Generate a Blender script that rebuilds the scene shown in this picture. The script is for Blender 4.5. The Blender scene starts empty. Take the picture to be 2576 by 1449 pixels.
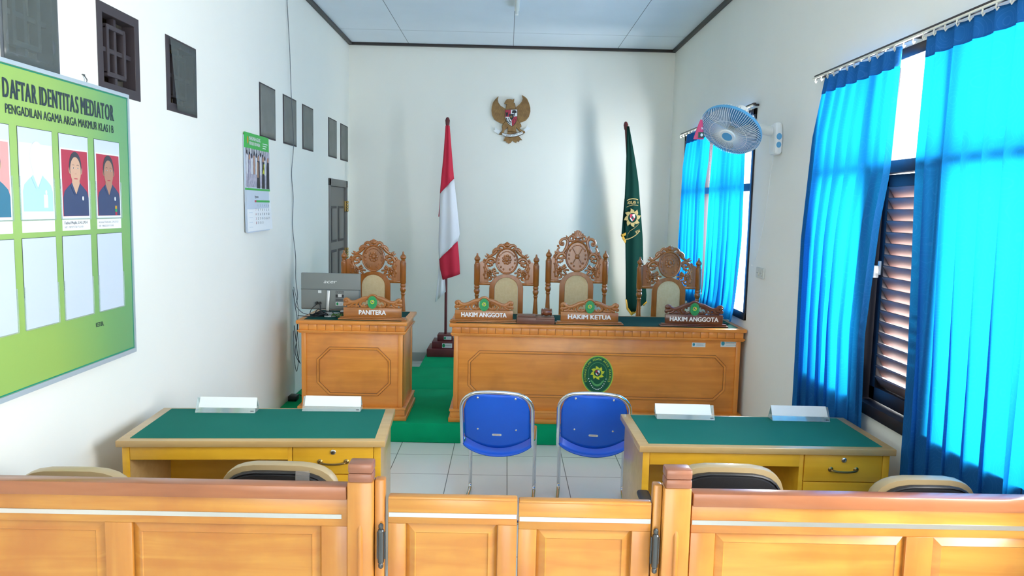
import bpy, bmesh, math, random
from mathutils import Vector, Matrix, Euler
from math import pi, sin, cos, radians as R
random.seed(7)
C = bpy.context.scene.collection
SC = bpy.context.scene

# ------------------------------------------------------------------ camera, world, exposure
EYE = 1.80
FPX = 1900.0                       # focal length in pixels of the 2576 px wide frame
ROLL = math.atan(0.0225)
_u, _v = 1275 - 1288, 523 - 724.5
_a = _u * cos(ROLL) + _v * sin(ROLL); _b = -_u * sin(ROLL) + _v * cos(ROLL)
PITCH = math.atan2(-_b, FPX); YAW = math.atan2(-_a, FPX / cos(PITCH))
_Fh = Vector((sin(YAW), cos(YAW), 0)); _R0 = Vector((cos(YAW), -sin(YAW), 0)); _U = Vector((0, 0, 1))
_F = _Fh * cos(PITCH) - _U * sin(PITCH); _D0 = -(_U * cos(PITCH) + _Fh * sin(PITCH))
_RT = _R0 * cos(ROLL) - _D0 * sin(ROLL); _DN = _R0 * sin(ROLL) + _D0 * cos(ROLL)
cam_data = bpy.data.cameras.new('camera'); cam = bpy.data.objects.new('camera', cam_data); C.objects.link(cam)
_M = Matrix((_RT, -_DN, -_F)).transposed().to_4x4(); _M.translation = (0, 0, EYE)
cam.matrix_world = _M
cam_data.sensor_width = 36.0; cam_data.lens = FPX / 2576 * 36.0; cam_data.clip_start = 0.05
SC.camera = cam

def ray(x, y):
    return _F * FPX + _RT * (x - 1288) + _DN * (y - 724.5)
def at(x, y, Y):
    """the point of the place at depth Y that the photograph shows at pixel x, y"""
    d = ray(x, y); return Vector((0, 0, EYE)) + d * (Y / d.y)

SC.view_settings.view_transform = 'Standard'; SC.view_settings.look = 'None'
SC.view_settings.gamma = 1.0; SC.view_settings.use_curve_mapping = False
SC.view_settings.exposure = 1.28
SC.cycles.diffuse_bounces = 7

world = bpy.data.worlds.new('sky'); SC.world = world; world.use_nodes = True
_bg = world.node_tree.nodes['Background']
_bg.inputs[0].default_value = (0.93, 0.97, 1.0, 1); _bg.inputs[1].default_value = 2.8

def area(name, loc, rot, sx, sy, power, col):
    l = bpy.data.lights.new(name, 'AREA'); l.shape = 'RECTANGLE'; l.size = sx; l.size_y = sy
    l.energy = power; l.color = col
    o = bpy.data.objects.new(name, l); C.objects.link(o); o.location = loc; o.rotation_euler = rot
    return o
# daylight entering: the two curtained windows, the window beside the viewer, the rear doorway
area('daylight_window_far', (2.35, 6.85, 1.85), (0, R(90), 0), 1.5, 2.2, 215, (.97, .98, .97))
area('daylight_window_near', (2.35, 3.5, 1.75), (0, R(90), 0), 1.7, 2.1, 285, (.97, .98, .97))
area('daylight_window_beside', (2.02, 1.55, 1.75), (0, R(90), 0), 1.7, 1.3, 52, (1.0, .98, .94))
area('daylight_doorway', (-0.1, -6.9, 1.5), (R(-90), 0, 0), 3.0, 2.6, 1600, (1.0, .97, .92))

# ------------------------------------------------------------------ materials
def mat(name, col=(.5, .5, .5), rough=.5, metal=0.0, spec=.5, coat=0.0, bump=0, bscale=200, var=0, vscale=6, col2=None, **kw):
    m = bpy.data.materials.new(name); m.use_nodes = True
    nt = m.node_tree; p = nt.nodes['Principled BSDF']
    p.inputs['Base Color'].default_value = (*col, 1); p.inputs['Roughness'].default_value = rough
    p.inputs['Metallic'].default_value = metal; p.inputs['Specular IOR Level'].default_value = spec
    p.inputs['Coat Weight'].default_value = coat; p.inputs['Coat Roughness'].default_value = .12
    for k, v in kw.items(): p.inputs[k].default_value = v
    if col2 is not None or bump:
        tc = nt.nodes.new('ShaderNodeTexCoord')
    if col2 is not None:
        n = nt.nodes.new('ShaderNodeTexNoise'); n.inputs['Scale'].default_value = vscale; n.inputs['Detail'].default_value = 5
        nt.links.new(tc.outputs['Object'], n.inputs['Vector'])
        r = nt.nodes.new('ShaderNodeValToRGB'); r.color_ramp.elements[0].color = (*col, 1); r.color_ramp.elements[1].color = (*col2, 1)
        r.color_ramp.elements[0].position = .35; r.color_ramp.elements[1].position = .68
        nt.links.new(n.outputs['Fac'], r.inputs['Fac']); nt.links.new(r.outputs['Color'], p.inputs['Base Color'])
    if bump:
        n2 = nt.nodes.new('ShaderNodeTexNoise'); n2.inputs['Scale'].default_value = bscale; n2.inputs['Detail'].default_value = 3
        nt.links.new(tc.outputs['Object'], n2.inputs['Vector'])
        b = nt.nodes.new('ShaderNodeBump'); b.inputs['Strength'].default_value = bump; b.inputs['Distance'].default_value = .002
        nt.links.new(n2.outputs['Fac'], b.inputs['Height']); nt.links.new(b.outputs['Normal'], p.inputs['Normal'])
    return m

def wood(name, c1, c2, c3, axis='X', rough=.35, coat=.35, scale=1.0, stain=.25):
    """varnished timber: long streaks along one axis, a few darker knots and smears"""
    m = bpy.data.materials.new(name); m.use_nodes = True
    nt = m.node_tree; p = nt.nodes['Principled BSDF']; L = nt.links.new
    tc = nt.nodes.new('ShaderNodeTexCoord'); mp = nt.nodes.new('ShaderNodeMapping')
    st = {'X': (1.2, 14, 14), 'Y': (14, 1.2, 14), 'Z': (14, 14, 1.2)}[axis]
    mp.inputs['Scale'].default_value = [s * scale for s in st]
    L(tc.outputs['Object'], mp.inputs['Vector'])
    n = nt.nodes.new('ShaderNodeTexNoise'); n.inputs['Scale'].default_value = 1.6; n.inputs['Detail'].default_value = 6; n.inputs['Distortion'].default_value = .6
    L(mp.outputs['Vector'], n.inputs['Vector'])
    r = nt.nodes.new('ShaderNodeValToRGB'); e = r.color_ramp.elements
    e[0].position = .38; e[0].color = (*c1, 1); e[1].position = .64; e[1].color = (*c2, 1)
    L(n.outputs['Fac'], r.inputs['Fac'])
    n3 = nt.nodes.new('ShaderNodeTexNoise'); n3.inputs['Scale'].default_value = 3.5 * scale; n3.inputs['Detail'].default_value = 4
    L(tc.outputs['Object'], n3.inputs['Vector'])
    r3 = nt.nodes.new('ShaderNodeValToRGB'); e3 = r3.color_ramp.elements
    e3[0].position = .50; e3[0].color = (0, 0, 0, 1); e3[1].position = .74; e3[1].color = (stain, stain, stain, 1)
    L(n3.outputs['Fac'], r3.inputs['Fac'])
    mx = nt.nodes.new('ShaderNodeMixRGB'); mx.inputs['Color2'].default_value = (*c3, 1)
    L(r3.outputs['Color'], mx.inputs['Fac']); L(r.outputs['Color'], mx.inputs['Color1']); L(mx.outputs['Color'], p.inputs['Base Color'])
    p.inputs['Roughness'].default_value = rough; p.inputs['Coat Weight'].default_value = coat; p.inputs['Coat Roughness'].default_value = .15
    b = nt.nodes.new('ShaderNodeBump'); b.inputs['Strength'].default_value = .06; b.inputs['Distance'].default_value = .002
    L(n.outputs['Fac'], b.inputs['Height']); L(b.outputs['Normal'], p.inputs['Normal'])
    return m

def tiles(name, c1, c2, grout, w, h, ox, oy, gap, rough, plane='XY', spec=.5):
    m = bpy.data.materials.new(name); m.use_nodes = True
    nt = m.node_tree; p = nt.nodes['Principled BSDF']; L = nt.links.new
    tc = nt.nodes.new('ShaderNodeTexCoord'); mp = nt.nodes.new('ShaderNodeMapping')
    mp.inputs['Location'].default_value = (-ox, -oy, 0)
    L(tc.outputs['Object'], mp.inputs['Vector'])
    b = nt.nodes.new('ShaderNodeTexBrick'); b.offset = 0; b.inputs['Scale'].default_value = 1
    b.inputs['Brick Width'].default_value = w; b.inputs['Row Height'].default_value = h; b.inputs['Mortar Size'].default_value = gap
    b.inputs['Mortar Smooth'].default_value = 0
    b.inputs['Color1'].default_value = (*c1, 1); b.inputs['Color2'].default_value = (*c2, 1); b.inputs['Mortar'].default_value = (*grout, 1)
    L(mp.outputs['Vector'], b.inputs['Vector'])
    n = nt.nodes.new('ShaderNodeTexNoise'); n.inputs['Scale'].default_value = 2.2; n.inputs['Detail'].default_value = 6
    L(tc.outputs['Object'], n.inputs['Vector'])
    mx = nt.nodes.new('ShaderNodeMixRGB'); mx.blend_type = 'MULTIPLY'; mx.inputs['Fac'].default_value = .12
    L(b.outputs['Color'], mx.inputs['Color1']); L(n.outputs['Fac'], mx.inputs['Color2']); L(mx.outputs['Color'], p.inputs['Base Color'])
    p.inputs['Roughness'].default_value = rough; p.inputs['Specular IOR Level'].default_value = spec
    return m

def cloth_translucent(name, col, tcol, mix):
    """woven curtain with a faint swirl pattern: diffuse on the lit side, glowing when light stands behind it"""
    m = bpy.data.materials.new(name); m.use_nodes = True
    nt = m.node_tree; L = nt.links.new; nt.nodes.remove(nt.nodes['Principled BSDF'])
    out = nt.nodes['Material Output']
    d = nt.nodes.new('ShaderNodeBsdfDiffuse'); t = nt.nodes.new('ShaderNodeBsdfTranslucent'); ms = nt.nodes.new('ShaderNodeMixShader')
    tc = nt.nodes.new('ShaderNodeTexCoord')
    v = nt.nodes.new('ShaderNodeTexVoronoi'); v.inputs['Scale'].default_value = 9
    L(tc.outputs['Object'], v.inputs['Vector'])
    w = nt.nodes.new('ShaderNodeMath'); w.operation = 'MULTIPLY'; w.inputs[1].default_value = 55; L(v.outputs['Distance'], w.inputs[0])
    s = nt.nodes.new('ShaderNodeMath'); s.operation = 'SINE'; L(w.outputs[0], s.inputs[0])
    r = nt.nodes.new('ShaderNodeValToRGB'); r.color_ramp.elements[0].position = .86; r.color_ramp.elements[1].position = .97
    r.color_ramp.elements[0].color = (*col, 1); r.color_ramp.elements[1].color = tuple(min(1, c * 1.12 + .012) for c in col) + (1,)
    L(s.outputs[0], r.inputs['Fac']); L(r.outputs['Color'], d.inputs['Color'])
    t.inputs['Color'].default_value = (*tcol, 1); ms.inputs['Fac'].default_value = mix
    L(d.outputs[0], ms.inputs[1]); L(t.outputs[0], ms.inputs[2]); L(ms.outputs[0], out.inputs[0])
    return m

def clear(name, tint, gloss=.12, rough=.05, alpha=.0, body=(.8, .85, .85)):
    """thin clear sheet: mostly passes light, a little gloss, a little milky body"""
    m = bpy.data.materials.new(name); m.use_nodes = True
    nt = m.node_tree; L = nt.links.new; nt.nodes.remove(nt.nodes['Principled BSDF']); out = nt.nodes['Material Output']
    t = nt.nodes.new('ShaderNodeBsdfTransparent'); t.inputs[0].default_value = (*tint, 1)
    g = nt.nodes.new('ShaderNodeBsdfGlossy'); g.inputs['Roughness'].default_value = rough
    a = nt.nodes.new('ShaderNodeMixShader'); a.inputs[0].default_value = gloss
    L(t.outputs[0], a.inputs[1]); L(g.outputs[0], a.inputs[2])
    d = nt.nodes.new('ShaderNodeBsdfDiffuse'); d.inputs[0].default_value = (*body, 1)
    b = nt.nodes.new('ShaderNodeMixShader'); b.inputs[0].default_value = alpha
    L(a.outputs[0], b.inputs[1]); L(d.outputs[0], b.inputs[2]); L(b.outputs[0], out.inputs[0])
    return m

M = {}
M['wall'] = mat('painted_plaster', (.82, .812, .748), .85, col2=(.845, .838, .772), vscale=1.2, bump=.1, bscale=60)
M['ceiling'] = tiles('ceiling_board', (.80, .855, .93), (.81, .865, .94), (.25, .28, .32), 1.168, 2.44, .034, 3.16, .0035, .8)
M['floor'] = tiles('floor_tile', (.84, .87, .82), (.82, .85, .80), (.22, .24, .22), .40, .40, .04, .15, .0028, .16)
M['skirting'] = tiles('skirting_tile', (.42, .44, .42), (.40, .42, .40), (.2, .2, .2), .4, .4, 0, 0, .003, .3)
M['carpet'] = mat('green_carpet', (.002, .32, .125), .95, spec=.1, col2=(.002, .36, .145), vscale=5, bump=.5, bscale=500)
M['darktrim'] = mat('dark_brown_paint', (.030, .022, .022), .5)
M['framebrown'] = mat('window_brown_paint', (.012, .010, .015), .45, spec=.25)
M['slatbrown'] = mat('louver_brown', (.15, .09, .078), .5)
M['doorgrey'] = mat('taupe_door_paint', (.16, .15, .14), .5)
M['doorgroove'] = mat('door_groove', (.05, .045, .05), .6)
M['brass'] = mat('brass', (.55, .38, .14), .3, 1.0)
M['oldbrass'] = mat('aged_brass', (.30, .20, .08), .35, 1.0)
M['chrome'] = mat('chrome', (.72, .73, .75), .12, 1.0)
M['steel'] = mat('brushed_steel', (.62, .63, .64), .28, 1.0)
M['gunmetal'] = mat('gunmetal', (.10, .11, .12), .28, .9)
M['black'] = mat('black_plastic', (.012, .012, .014), .4)
M['blackpad'] = mat('black_vinyl', (.014, .014, .017), .42, bump=.2, bscale=300)
M['beige'] = mat('beige_vinyl', (.42, .31, .165), .4, coat=.2)
M['white'] = mat('white_plastic', (.88, .89, .89), .4)
M['paper'] = mat('white_paper', (.82, .84, .85), .8)
M['offpaper'] = mat('pocket_backing', (.56, .63, .72), .6)
M['navy'] = mat('navy_ink', (.016, .035, .05), .6)
M['ink'] = mat('grey_ink', (.12, .13, .15), .7)
M['greencloth'] = mat('desk_baize', (.010, .155, .118), .9, spec=.15, col2=(.012, .168, .128), vscale=3, bump=.4, bscale=600)
M['benchcloth'] = mat('bench_baize', (.004, .055, .048), .9, spec=.15, bump=.4, bscale=600)
M['bench'] = wood('teak_varnish', (.72, .245, .034), (.82, .305, .046), (.36, .11, .02), 'X', .36, .3, stain=.45)
M['benchZ'] = wood('teak_varnish_upright', (.70, .238, .033), (.80, .296, .045), (.38, .115, .021), 'Z', .36, .3, stain=.4)
M['groove'] = mat('teak_groove', (.32, .12, .03), .5)
M['carved'] = wood('carved_teak', (.34, .105, .016), (.43, .14, .024), (.12, .04, .01), 'Z', .25, .6, 2.0, .4)
M['plaque'] = wood('plaque_teak', (.37, .125, .022), (.45, .165, .032), (.13, .045, .012), 'X', .3, .4, 2.0, .4)
M['plaquedark'] = wood('plaque_dark_teak', (.12, .032, .012), (.16, .045, .017), (.07, .02, .008), 'X', .3, .4, 2.0, .4)
M['desk'] = wood('yellow_desk_wood', (.78, .40, .022), (.84, .46, .032), (.45, .20, .02), 'X', .33, .3, stain=.4)
M['deskedge'] = wood('desk_edge_wood', (.52, .33, .13), (.58, .38, .16), (.45, .25, .09), 'X', .3, .4, stain=.3)
M['desksmoke'] = mat('sooty_smear', (.10, .045, .02), .5)
M['pine'] = wood('pine_varnish', (.47, .185, .026), (.55, .255, .042), (.38, .115, .018), 'X', .3, .45, 1.0, .80)
M['pineZ'] = wood('pine_varnish_upright', (.47, .18, .026), (.54, .24, .042), (.38, .112, .018), 'Z', .3, .45, 1.0, .80)
M['railcap'] = wood('red_brown_cap', (.29, .098, .036), (.35, .125, .048), (.19, .06, .026), 'X', .3, .4, 1.0, .4)
M['capstone'] = wood('red_brown_block', (.24, .09, .05), (.29, .115, .064), (.15, .055, .035), 'X', .35, .3, 3.0, .5)
M['ivory'] = mat('ivory_upholstery', (.70, .54, .29), .8, col2=(.75, .60, .35), vscale=60, bump=.4, bscale=400)
M['blueplastic'] = mat('blue_plastic', (.006, .105, .68), .32, col2=(.006, .12, .74), vscale=3)
M['maroon'] = mat('maroon_paint', (.115, .018, .022), .45, col2=(.15, .025, .028), vscale=8)
M['flagred'] = mat('flag_red', (.62, .015, .05), .75, **{'Transmission Weight': 0})
M['flagwhite'] = mat('flag_white', (.80, .79, .84), .8)
M['flaggreen'] = mat('flag_green', (.002, .030, .022), .85, spec=.15)
M['gold'] = mat('gold_fringe', (.55, .30, .02), .6)
M['goldthread'] = mat('gold_thread', (.36, .27, .09), .6)
M['bronze'] = mat('bronze_gold_paint', (.19, .10, .03), .38, .35, col2=(.27, .155, .05), vscale=25)
M['bronzedark'] = mat('dark_bronze', (.07, .035, .015), .5)
M['red'] = mat('emblem_red', (.42, .02, .05), .5)
M['emgreen'] = mat('emblem_green', (.0, .095, .04), .4)
M['emgreen2'] = mat('emblem_bright_green', (.0, .30, .09), .4)
M['emlime'] = mat('emblem_lime', (.48, .66, .06), .45)
M['emyellow'] = mat('emblem_yellow', (.62, .66, .03), .45)
M['emline'] = mat('emblem_line_green', (.10, .38, .12), .5)
M['boardgreen'] = None
M['alu'] = mat('aluminium_edge', (.46, .54, .60), .4, .3)
M['boardline'] = mat('teal_line', (.0, .22, .14), .5)
M['photored'] = mat('photo_red', (.42, .02, .055), .3)
M['photowhite'] = mat('faded_photo', (.78, .80, .82), .25)
M['photocyan'] = mat('faded_shirt', (.42, .68, .80), .25)
M['skin'] = mat('photo_skin', (.60, .36, .24), .35)
M['skin2'] = mat('photo_skin_tan', (.40, .20, .13), .35)
M['skinfade'] = mat('faded_skin', (.72, .79, .82), .3)
M['hair'] = mat('photo_hair', (.03, .03, .045), .4)
M['shirt'] = mat('photo_navy_shirt', (.025, .045, .13), .35)
M['pinkphoto'] = mat('photo_salmon', (.72, .32, .30), .3)
M['tealshirt'] = mat('photo_teal_shirt', (.02, .16, .26), .35)
M['calgreen'] = mat('calendar_green', (.03, .42, .06), .45)
M['calphoto'] = mat('calendar_photo_ground', (.30, .29, .38), .5, col2=(.50, .47, .56), vscale=40)
M['calfence'] = mat('calendar_fence', (.10, .11, .12), .6)
M['calskin'] = mat('calendar_skin', (.45, .24, .14), .6)
M['calblack'] = mat('calendar_black', (.015, .015, .02), .6)
M['calyellow'] = mat('calendar_yellow', (.60, .58, .03), .6)
M['ventdark'] = mat('vent_brown', (.040, .030, .036), .6)
M['ventgrey'] = mat('vent_grey_dust', (.085, .095, .11), .7, col2=(.11, .12, .13), vscale=20)
M['sheetgrey'] = mat('grey_plastic_sheet', (.165, .17, .155), .6, col2=(.20, .205, .185), vscale=6, bump=.4, bscale=12)
M['sheetclear'] = clear('dusty_clear_sheet', (.85, .9, .9), .05, .3, .26, (.20, .22, .21))
M['tan'] = mat('corridor_tan', (.17, .12, .05), .9)
M['mon'] = mat('monitor_grey', (.20, .215, .205), .45)
M['mondark'] = mat('monitor_seam', (.09, .095, .10), .45)
M['silver'] = mat('silver_stand', (.60, .62, .62), .3, .6)
M['cable'] = mat('black_cable', (.018, .018, .022), .5)
M['wire'] = mat('grey_wire', (.10, .11, .12), .5)
M['acrylic'] = clear('clear_acrylic', (.92, .97, .96), .16, .05, .18, (.75, .85, .85))
M['glass'] = clear('window_glass', (.97, .99, 1.0), .06, .02, .0)
M['curtain'] = cloth_translucent('blue_curtain', (.03, .21, .60), (.001, .066, .150), .55)
M['curtainhead'] = cloth_translucent('curtain_heading', (.028, .18, .52), (.0008, .034, .10), .3)
M['hookwhite'] = mat('curtain_hook', (.75, .72, .62), .5)
M['fanwhite'] = mat('fan_white', (.80, .82, .80), .35)
M['fanblue'] = mat('fan_blue', (.10, .36, .62), .4)
M['fanblade'] = clear('fan_blade', (.92, .93, .94), .05, .2, .24, (.85, .88, .90))
M['pink'] = mat('pink_pouch', (.62, .05, .16), .4)
M['darkgreen'] = mat('pouch_picture', (.02, .07, .05), .5)
M['switchcream'] = mat('outlet_cream', (.62, .62, .55), .5)
M['lime'] = mat('green_cord', (.05, .14, .02), .5)
M['block'] = wood('block_wood', (.15, .055, .03), (.20, .08, .045), (.08, .03, .02), 'X', .4, .2, 2.0, .4)
M['gavelwood'] = wood('gavel_wood', (.20, .05, .018), (.25, .07, .025), (.10, .03, .01), 'X', .2, .7, 3.0, .3)
M['sticker'] = mat('sticker_white', (.68, .72, .72), .6)
M['stickblue'] = mat('sticker_teal', (.03, .30, .42), .6)
M['silverlogo'] = mat('silver_logo', (.80, .82, .80), .35)
M['tape'] = clear('clear_tape', (.9, .92, .95), .30, .1, .25, (.6, .62, .65))
M['tube'] = mat('fluorescent_tube_off', (.80, .82, .80), .3)

def _board():
    m = bpy.data.materials.new('printed_green_board'); m.use_nodes = True
    nt = m.node_tree; p = nt.nodes['Principled BSDF']; L = nt.links.new
    tc = nt.nodes.new('ShaderNodeTexCoord'); mp = nt.nodes.new('ShaderNodeMapping')
    mp.inputs['Rotation'].default_value = (R(-18), 0, 0)
    L(tc.outputs['Object'], mp.inputs['Vector'])
    n = nt.nodes.new('ShaderNodeTexNoise'); n.inputs['Scale'].default_value = 1.3; n.inputs['Detail'].default_value = 1
    sep = nt.nodes.new('ShaderNodeSeparateXYZ'); L(mp.outputs['Vector'], n.inputs['Vector']); L(tc.outputs['Object'], sep.inputs[0])
    a = nt.nodes.new('ShaderNodeMath'); a.operation = 'MULTIPLY_ADD'; a.inputs[1].default_value = .9; a.inputs[2].default_value = .18
    L(sep.outputs['Y'], a.inputs[0])
    b = nt.nodes.new('ShaderNodeMath'); b.operation = 'MULTIPLY_ADD'; b.inputs[1].default_value = .7
    L(n.outputs['Fac'], b.inputs[0]); L(a.outputs[0], b.inputs[2])
    c = nt.nodes.new('ShaderNodeMath'); c.operation = 'SUBTRACT'; c.inputs[1].default_value = .35; L(b.outputs[0], c.inputs[0])
    r = nt.nodes.new('ShaderNodeValToRGB'); e = r.color_ramp.elements
    e[0].position = 0.1; e[0].color = (.29, .47, .11, 1); e[1].position = .95; e[1].color = (.09, .31, .17, 1)
    x = e.new(.55); x.color = (.19, .40, .13, 1)
    L(c.outputs[0], r.inputs['Fac']); L(r.outputs['Color'], p.inputs['Base Color'])
    p.inputs['Roughness'].default_value = .3
    return m
M['boardgreen'] = _board()

# ------------------------------------------------------------------ mesh helpers
class MB:
    """collects shapes into one mesh; every shape names its material"""
    def __init__(s, T=None):
        s.bm = bmesh.new(); s.mats = []; s.T = T
    def mi(s, m):
        if m not in s.mats: s.mats.append(m)
        return s.mats.index(m)
    def _tag(s, faces, m, smooth=False):
        i = s.mi(m)
        for f in faces: f.material_index = i; f.smooth = smooth
    def box(s, x0, x1, y0, y1, z0, z1, m, bev=0.0, mtx=None, seg=2):
        r = bmesh.ops.create_cube(s.bm, size=1)
        vs = r['verts']
        for v in vs:
            v.co = Vector(((x0 + x1) / 2 + v.co.x * (x1 - x0), (y0 + y1) / 2 + v.co.y * (y1 - y0), (z0 + z1) / 2 + v.co.z * (z1 - z0)))
        faces = list({f for v in vs for f in v.link_faces})
        s._tag(faces, m)
        if bev > 0:
            es = list({e for v in vs for e in v.link_edges})
            rr = bmesh.ops.bevel(s.bm, geom=es, offset=bev, segments=seg, affect='EDGES', profile=.5, clamp_overlap=True)
            vs = list({v for f in rr['faces'] for v in f.verts} | {v for v in vs if v.is_valid})
            s._tag(rr['faces'], m, True)
        if mtx is not None:
            for v in vs: v.co = mtx @ v.co
        return vs
    def vgrid(s, rows, m, smooth=True, closed=False):
        vv = [[s.bm.verts.new(p) for p in row] for row in rows]
        fs = []
        for a, b in zip(vv[:-1], vv[1:]):
            n = len(a)
            for i in range(n if closed else n - 1):
                j = (i + 1) % n
                try: fs.append(s.bm.faces.new((a[i], a[j], b[j], b[i])))
                except ValueError: pass
        s._tag(fs, m, smooth)
        return vv
    def tube(s, pts, rad, m, n=8, cap=True, flat=None, closed=False):
        """sweep along pts; rad a number or a list; flat=(axis vector, factor) squashes the section"""
        P = [Vector(p) for p in pts]; k = len(P)
        rr = rad if isinstance(rad, (list, tuple)) else [rad] * k
        t0 = (P[1] - P[0]).normalized()
        nrm = t0.orthogonal().normalized()
        rows = []
        for i in range(k):
            if closed: t = (P[(i + 1) % k] - P[i - 1]).normalized()
            else: t = (P[min(i + 1, k - 1)] - P[max(i - 1, 0)])
            if t.length < 1e-9: t = t0
            t = t.normalized()
            nrm = (nrm - t * nrm.dot(t))
            if nrm.length < 1e-6: nrm = t.orthogonal()
            nrm.normalize(); bn = t.cross(nrm)
            row = []
            for j in range(n):
                a = 2 * pi * j / n
                o = (nrm * cos(a) + bn * sin(a)) * rr[i]
                if flat is not None:
                    ax = flat[0]; o = o + ax * (o.dot(ax) * (flat[1] - 1))
                row.append(P[i] + o)
            rows.append(row)
        if closed: rows.append(rows[0])
        vv = s.vgrid(rows, m, True, True)
        if cap and not closed:
            for row in (vv[0], vv[-1]):
                try: s._tag([s.bm.faces.new(row)], m, False)
                except ValueError: pass
    def lathe(s, prof, m, c=(0, 0, 0), axis='Z', n=20, mtx=None):
        """prof: list of (radius, height) from bottom to top"""
        rows = []
        for r, h in prof:
            row = []
            for j in range(n):
                a = 2 * pi * j / n
                p = Vector((r * cos(a), r * sin(a), h))
                if axis == 'Y': p = Vector((p.x, p.z, p.y))
                if axis == 'X': p = Vector((p.z, p.x, p.y))
                p = p + Vector(c)
                row.append(mtx @ p if mtx is not None else p)
            rows.append(row)
        vv = s.vgrid(rows, m, True, True)
        for row in (vv[0], vv[-1]):
            try: s._tag([s.bm.faces.new(row)], m, False)
            except ValueError: pass
    def prism(s, poly, d0, d1, m, T=None, smooth=False, side=None):
        """2D outline (u, v) pushed from d0 to d1; T maps (u, v, d) to space"""
        T = T or s.T or (lambda u, v, d: Vector((u, -d, v)))
        a = [s.bm.verts.new(T(u, v, d1)) for u, v in poly]
        fs = []
        try: fs.append(s.bm.faces.new(a))
        except ValueError: return
        if abs(d1 - d0) > 1e-9:
            b = [s.bm.verts.new(T(u, v, d0)) for u, v in poly]
            fs.append(s.bm.faces.new(list(reversed(b))))
            sf = []
            for i in range(len(a)):
                j = (i + 1) % len(a)
                sf.append(s.bm.faces.new((a[j], a[i], b[i], b[j])))
            s._tag(sf, side or m, smooth)
        s._tag(fs, m, False)
    def rect(s, u0, u1, v0, v1, d0, d1, m, T=None):
        s.prism([(u0, v0), (u1, v0), (u1, v1), (u0, v1)], d0, d1, m, T)
    def ell(s, cu, cv, ru, rv, d0, d1, m, T=None, n=28):
        s.prism([(cu + ru * cos(2 * pi * i / n), cv + rv * sin(2 * pi * i / n)) for i in range(n)], d0, d1, m, T)
    def band(s, outer, inner, d0, d1, m, T=None, closed=True):
        """strip between two outlines with the same number of points"""
        T = T or s.T or (lambda u, v, d: Vector((u, -d, v)))
        n = len(outer); k = n if closed else n - 1
        fs = []
        A = [s.bm.verts.new(T(u, v, d1)) for u, v in outer]; B = [s.bm.verts.new(T(u, v, d1)) for u, v in inner]
        A0 = [s.bm.verts.new(T(u, v, d0)) for u, v in outer]; B0 = [s.bm.verts.new(T(u, v, d0)) for u, v in inner]
        for i in range(k):
            j = (i + 1) % n
            fs += [s.bm.faces.new((A[i], A[j], B[j], B[i])), s.bm.faces.new((A[j], A[i], A0[i], A0[j])),
                   s.bm.faces.new((B[i], B[j], B0[j], B0[i])), s.bm.faces.new((A0[i], B0[i], B0[j], A0[j]))]
        s._tag(fs, m)
    def ball(s, c, r, m, sx=1, sy=1, sz=1, n=10):
        c = Vector(c)
        prof = [(sin(pi * i / n), -cos(pi * i / n)) for i in range(n + 1)]
        rows = []
        for rr, h in prof[1:-1]:
            rows.append([c + Vector((rr * cos(2 * pi * j / 12) * r * sx, rr * sin(2 * pi * j / 12) * r * sy, h * r * sz)) for j in range(12)])
        vv = s.vgrid(rows, m, True, True)
        for row in (vv[0], vv[-1]):
            s._tag([s.bm.faces.new(row)], m, True)
    def text(s, body, u, v, h, m, T=None, d0=0.0, d1=.001, align='C', sx=1.0, bold=0.0, shear=0.0, rot=0.0, space=1.0, width=None):
        """lettering of cap height h; (u, v) is the baseline point named by align"""
        T = T or s.T or (lambda u, v, d: Vector((u, -d, v)))
        V2, F2 = glyphs(body, 0.0, shear, space)
        if not V2: return
        k = h / .69
        xs = [p[0] for p in V2]; x0, x1 = min(xs), max(xs)
        w = (x1 - x0)
        if width: sx = width / (w * k)
        off = {'L': x0, 'C': (x0 + x1) / 2, 'R': x1}[align]
        cr, sr = cos(rot), sin(rot)
        bo = bold * h * .9; fs = []
        for q, (ox, oy) in enumerate(((0, 0),) if bold < .008 else ((0, 0), (bo, 0), (-bo, 0), (0, bo * .7), (0, -bo * .7))):
            vs = []
            for a, b in V2:
                x = (a - off) * k * sx + ox; y = b * k + oy
                vs.append(s.bm.verts.new(T(u + x * cr - y * sr, v + x * sr + y * cr, d1 + q * .00012)))
            for f in F2:
                try: fs.append(s.bm.faces.new([vs[i] for i in f]))
                except ValueError: pass
        s._tag(fs, m)
    def finish(s, name, parent=None, kind=None, recalc=True, sub=0, solid=0, label=None, sharp=40, bevel=0):
        if recalc: bmesh.ops.recalc_face_normals(s.bm, faces=s.bm.faces[:])
        me = bpy.data.meshes.new(name); s.bm.to_mesh(me); s.bm.free()
        for m in s.mats: me.materials.append(M[m])
        o = bpy.data.objects.new(name, me); C.objects.link(o)
        if parent is not None: o.parent = parent
        if kind: o['kind'] = kind
        if label: o['label'] = label
        if any(p.use_smooth for p in me.polygons): me.set_sharp_from_angle(angle=R(sharp))
        if bevel:
            b = o.modifiers.new('bevel', 'BEVEL'); b.width = bevel; b.segments = 2; b.limit_method = 'ANGLE'
        if solid:
            q = o.modifiers.new('thickness', 'SOLIDIFY'); q.thickness = solid; q.offset = 0
        if sub:
            q = o.modifiers.new('smooth', 'SUBSURF'); q.levels = sub; q.render_levels = sub
        return o

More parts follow.
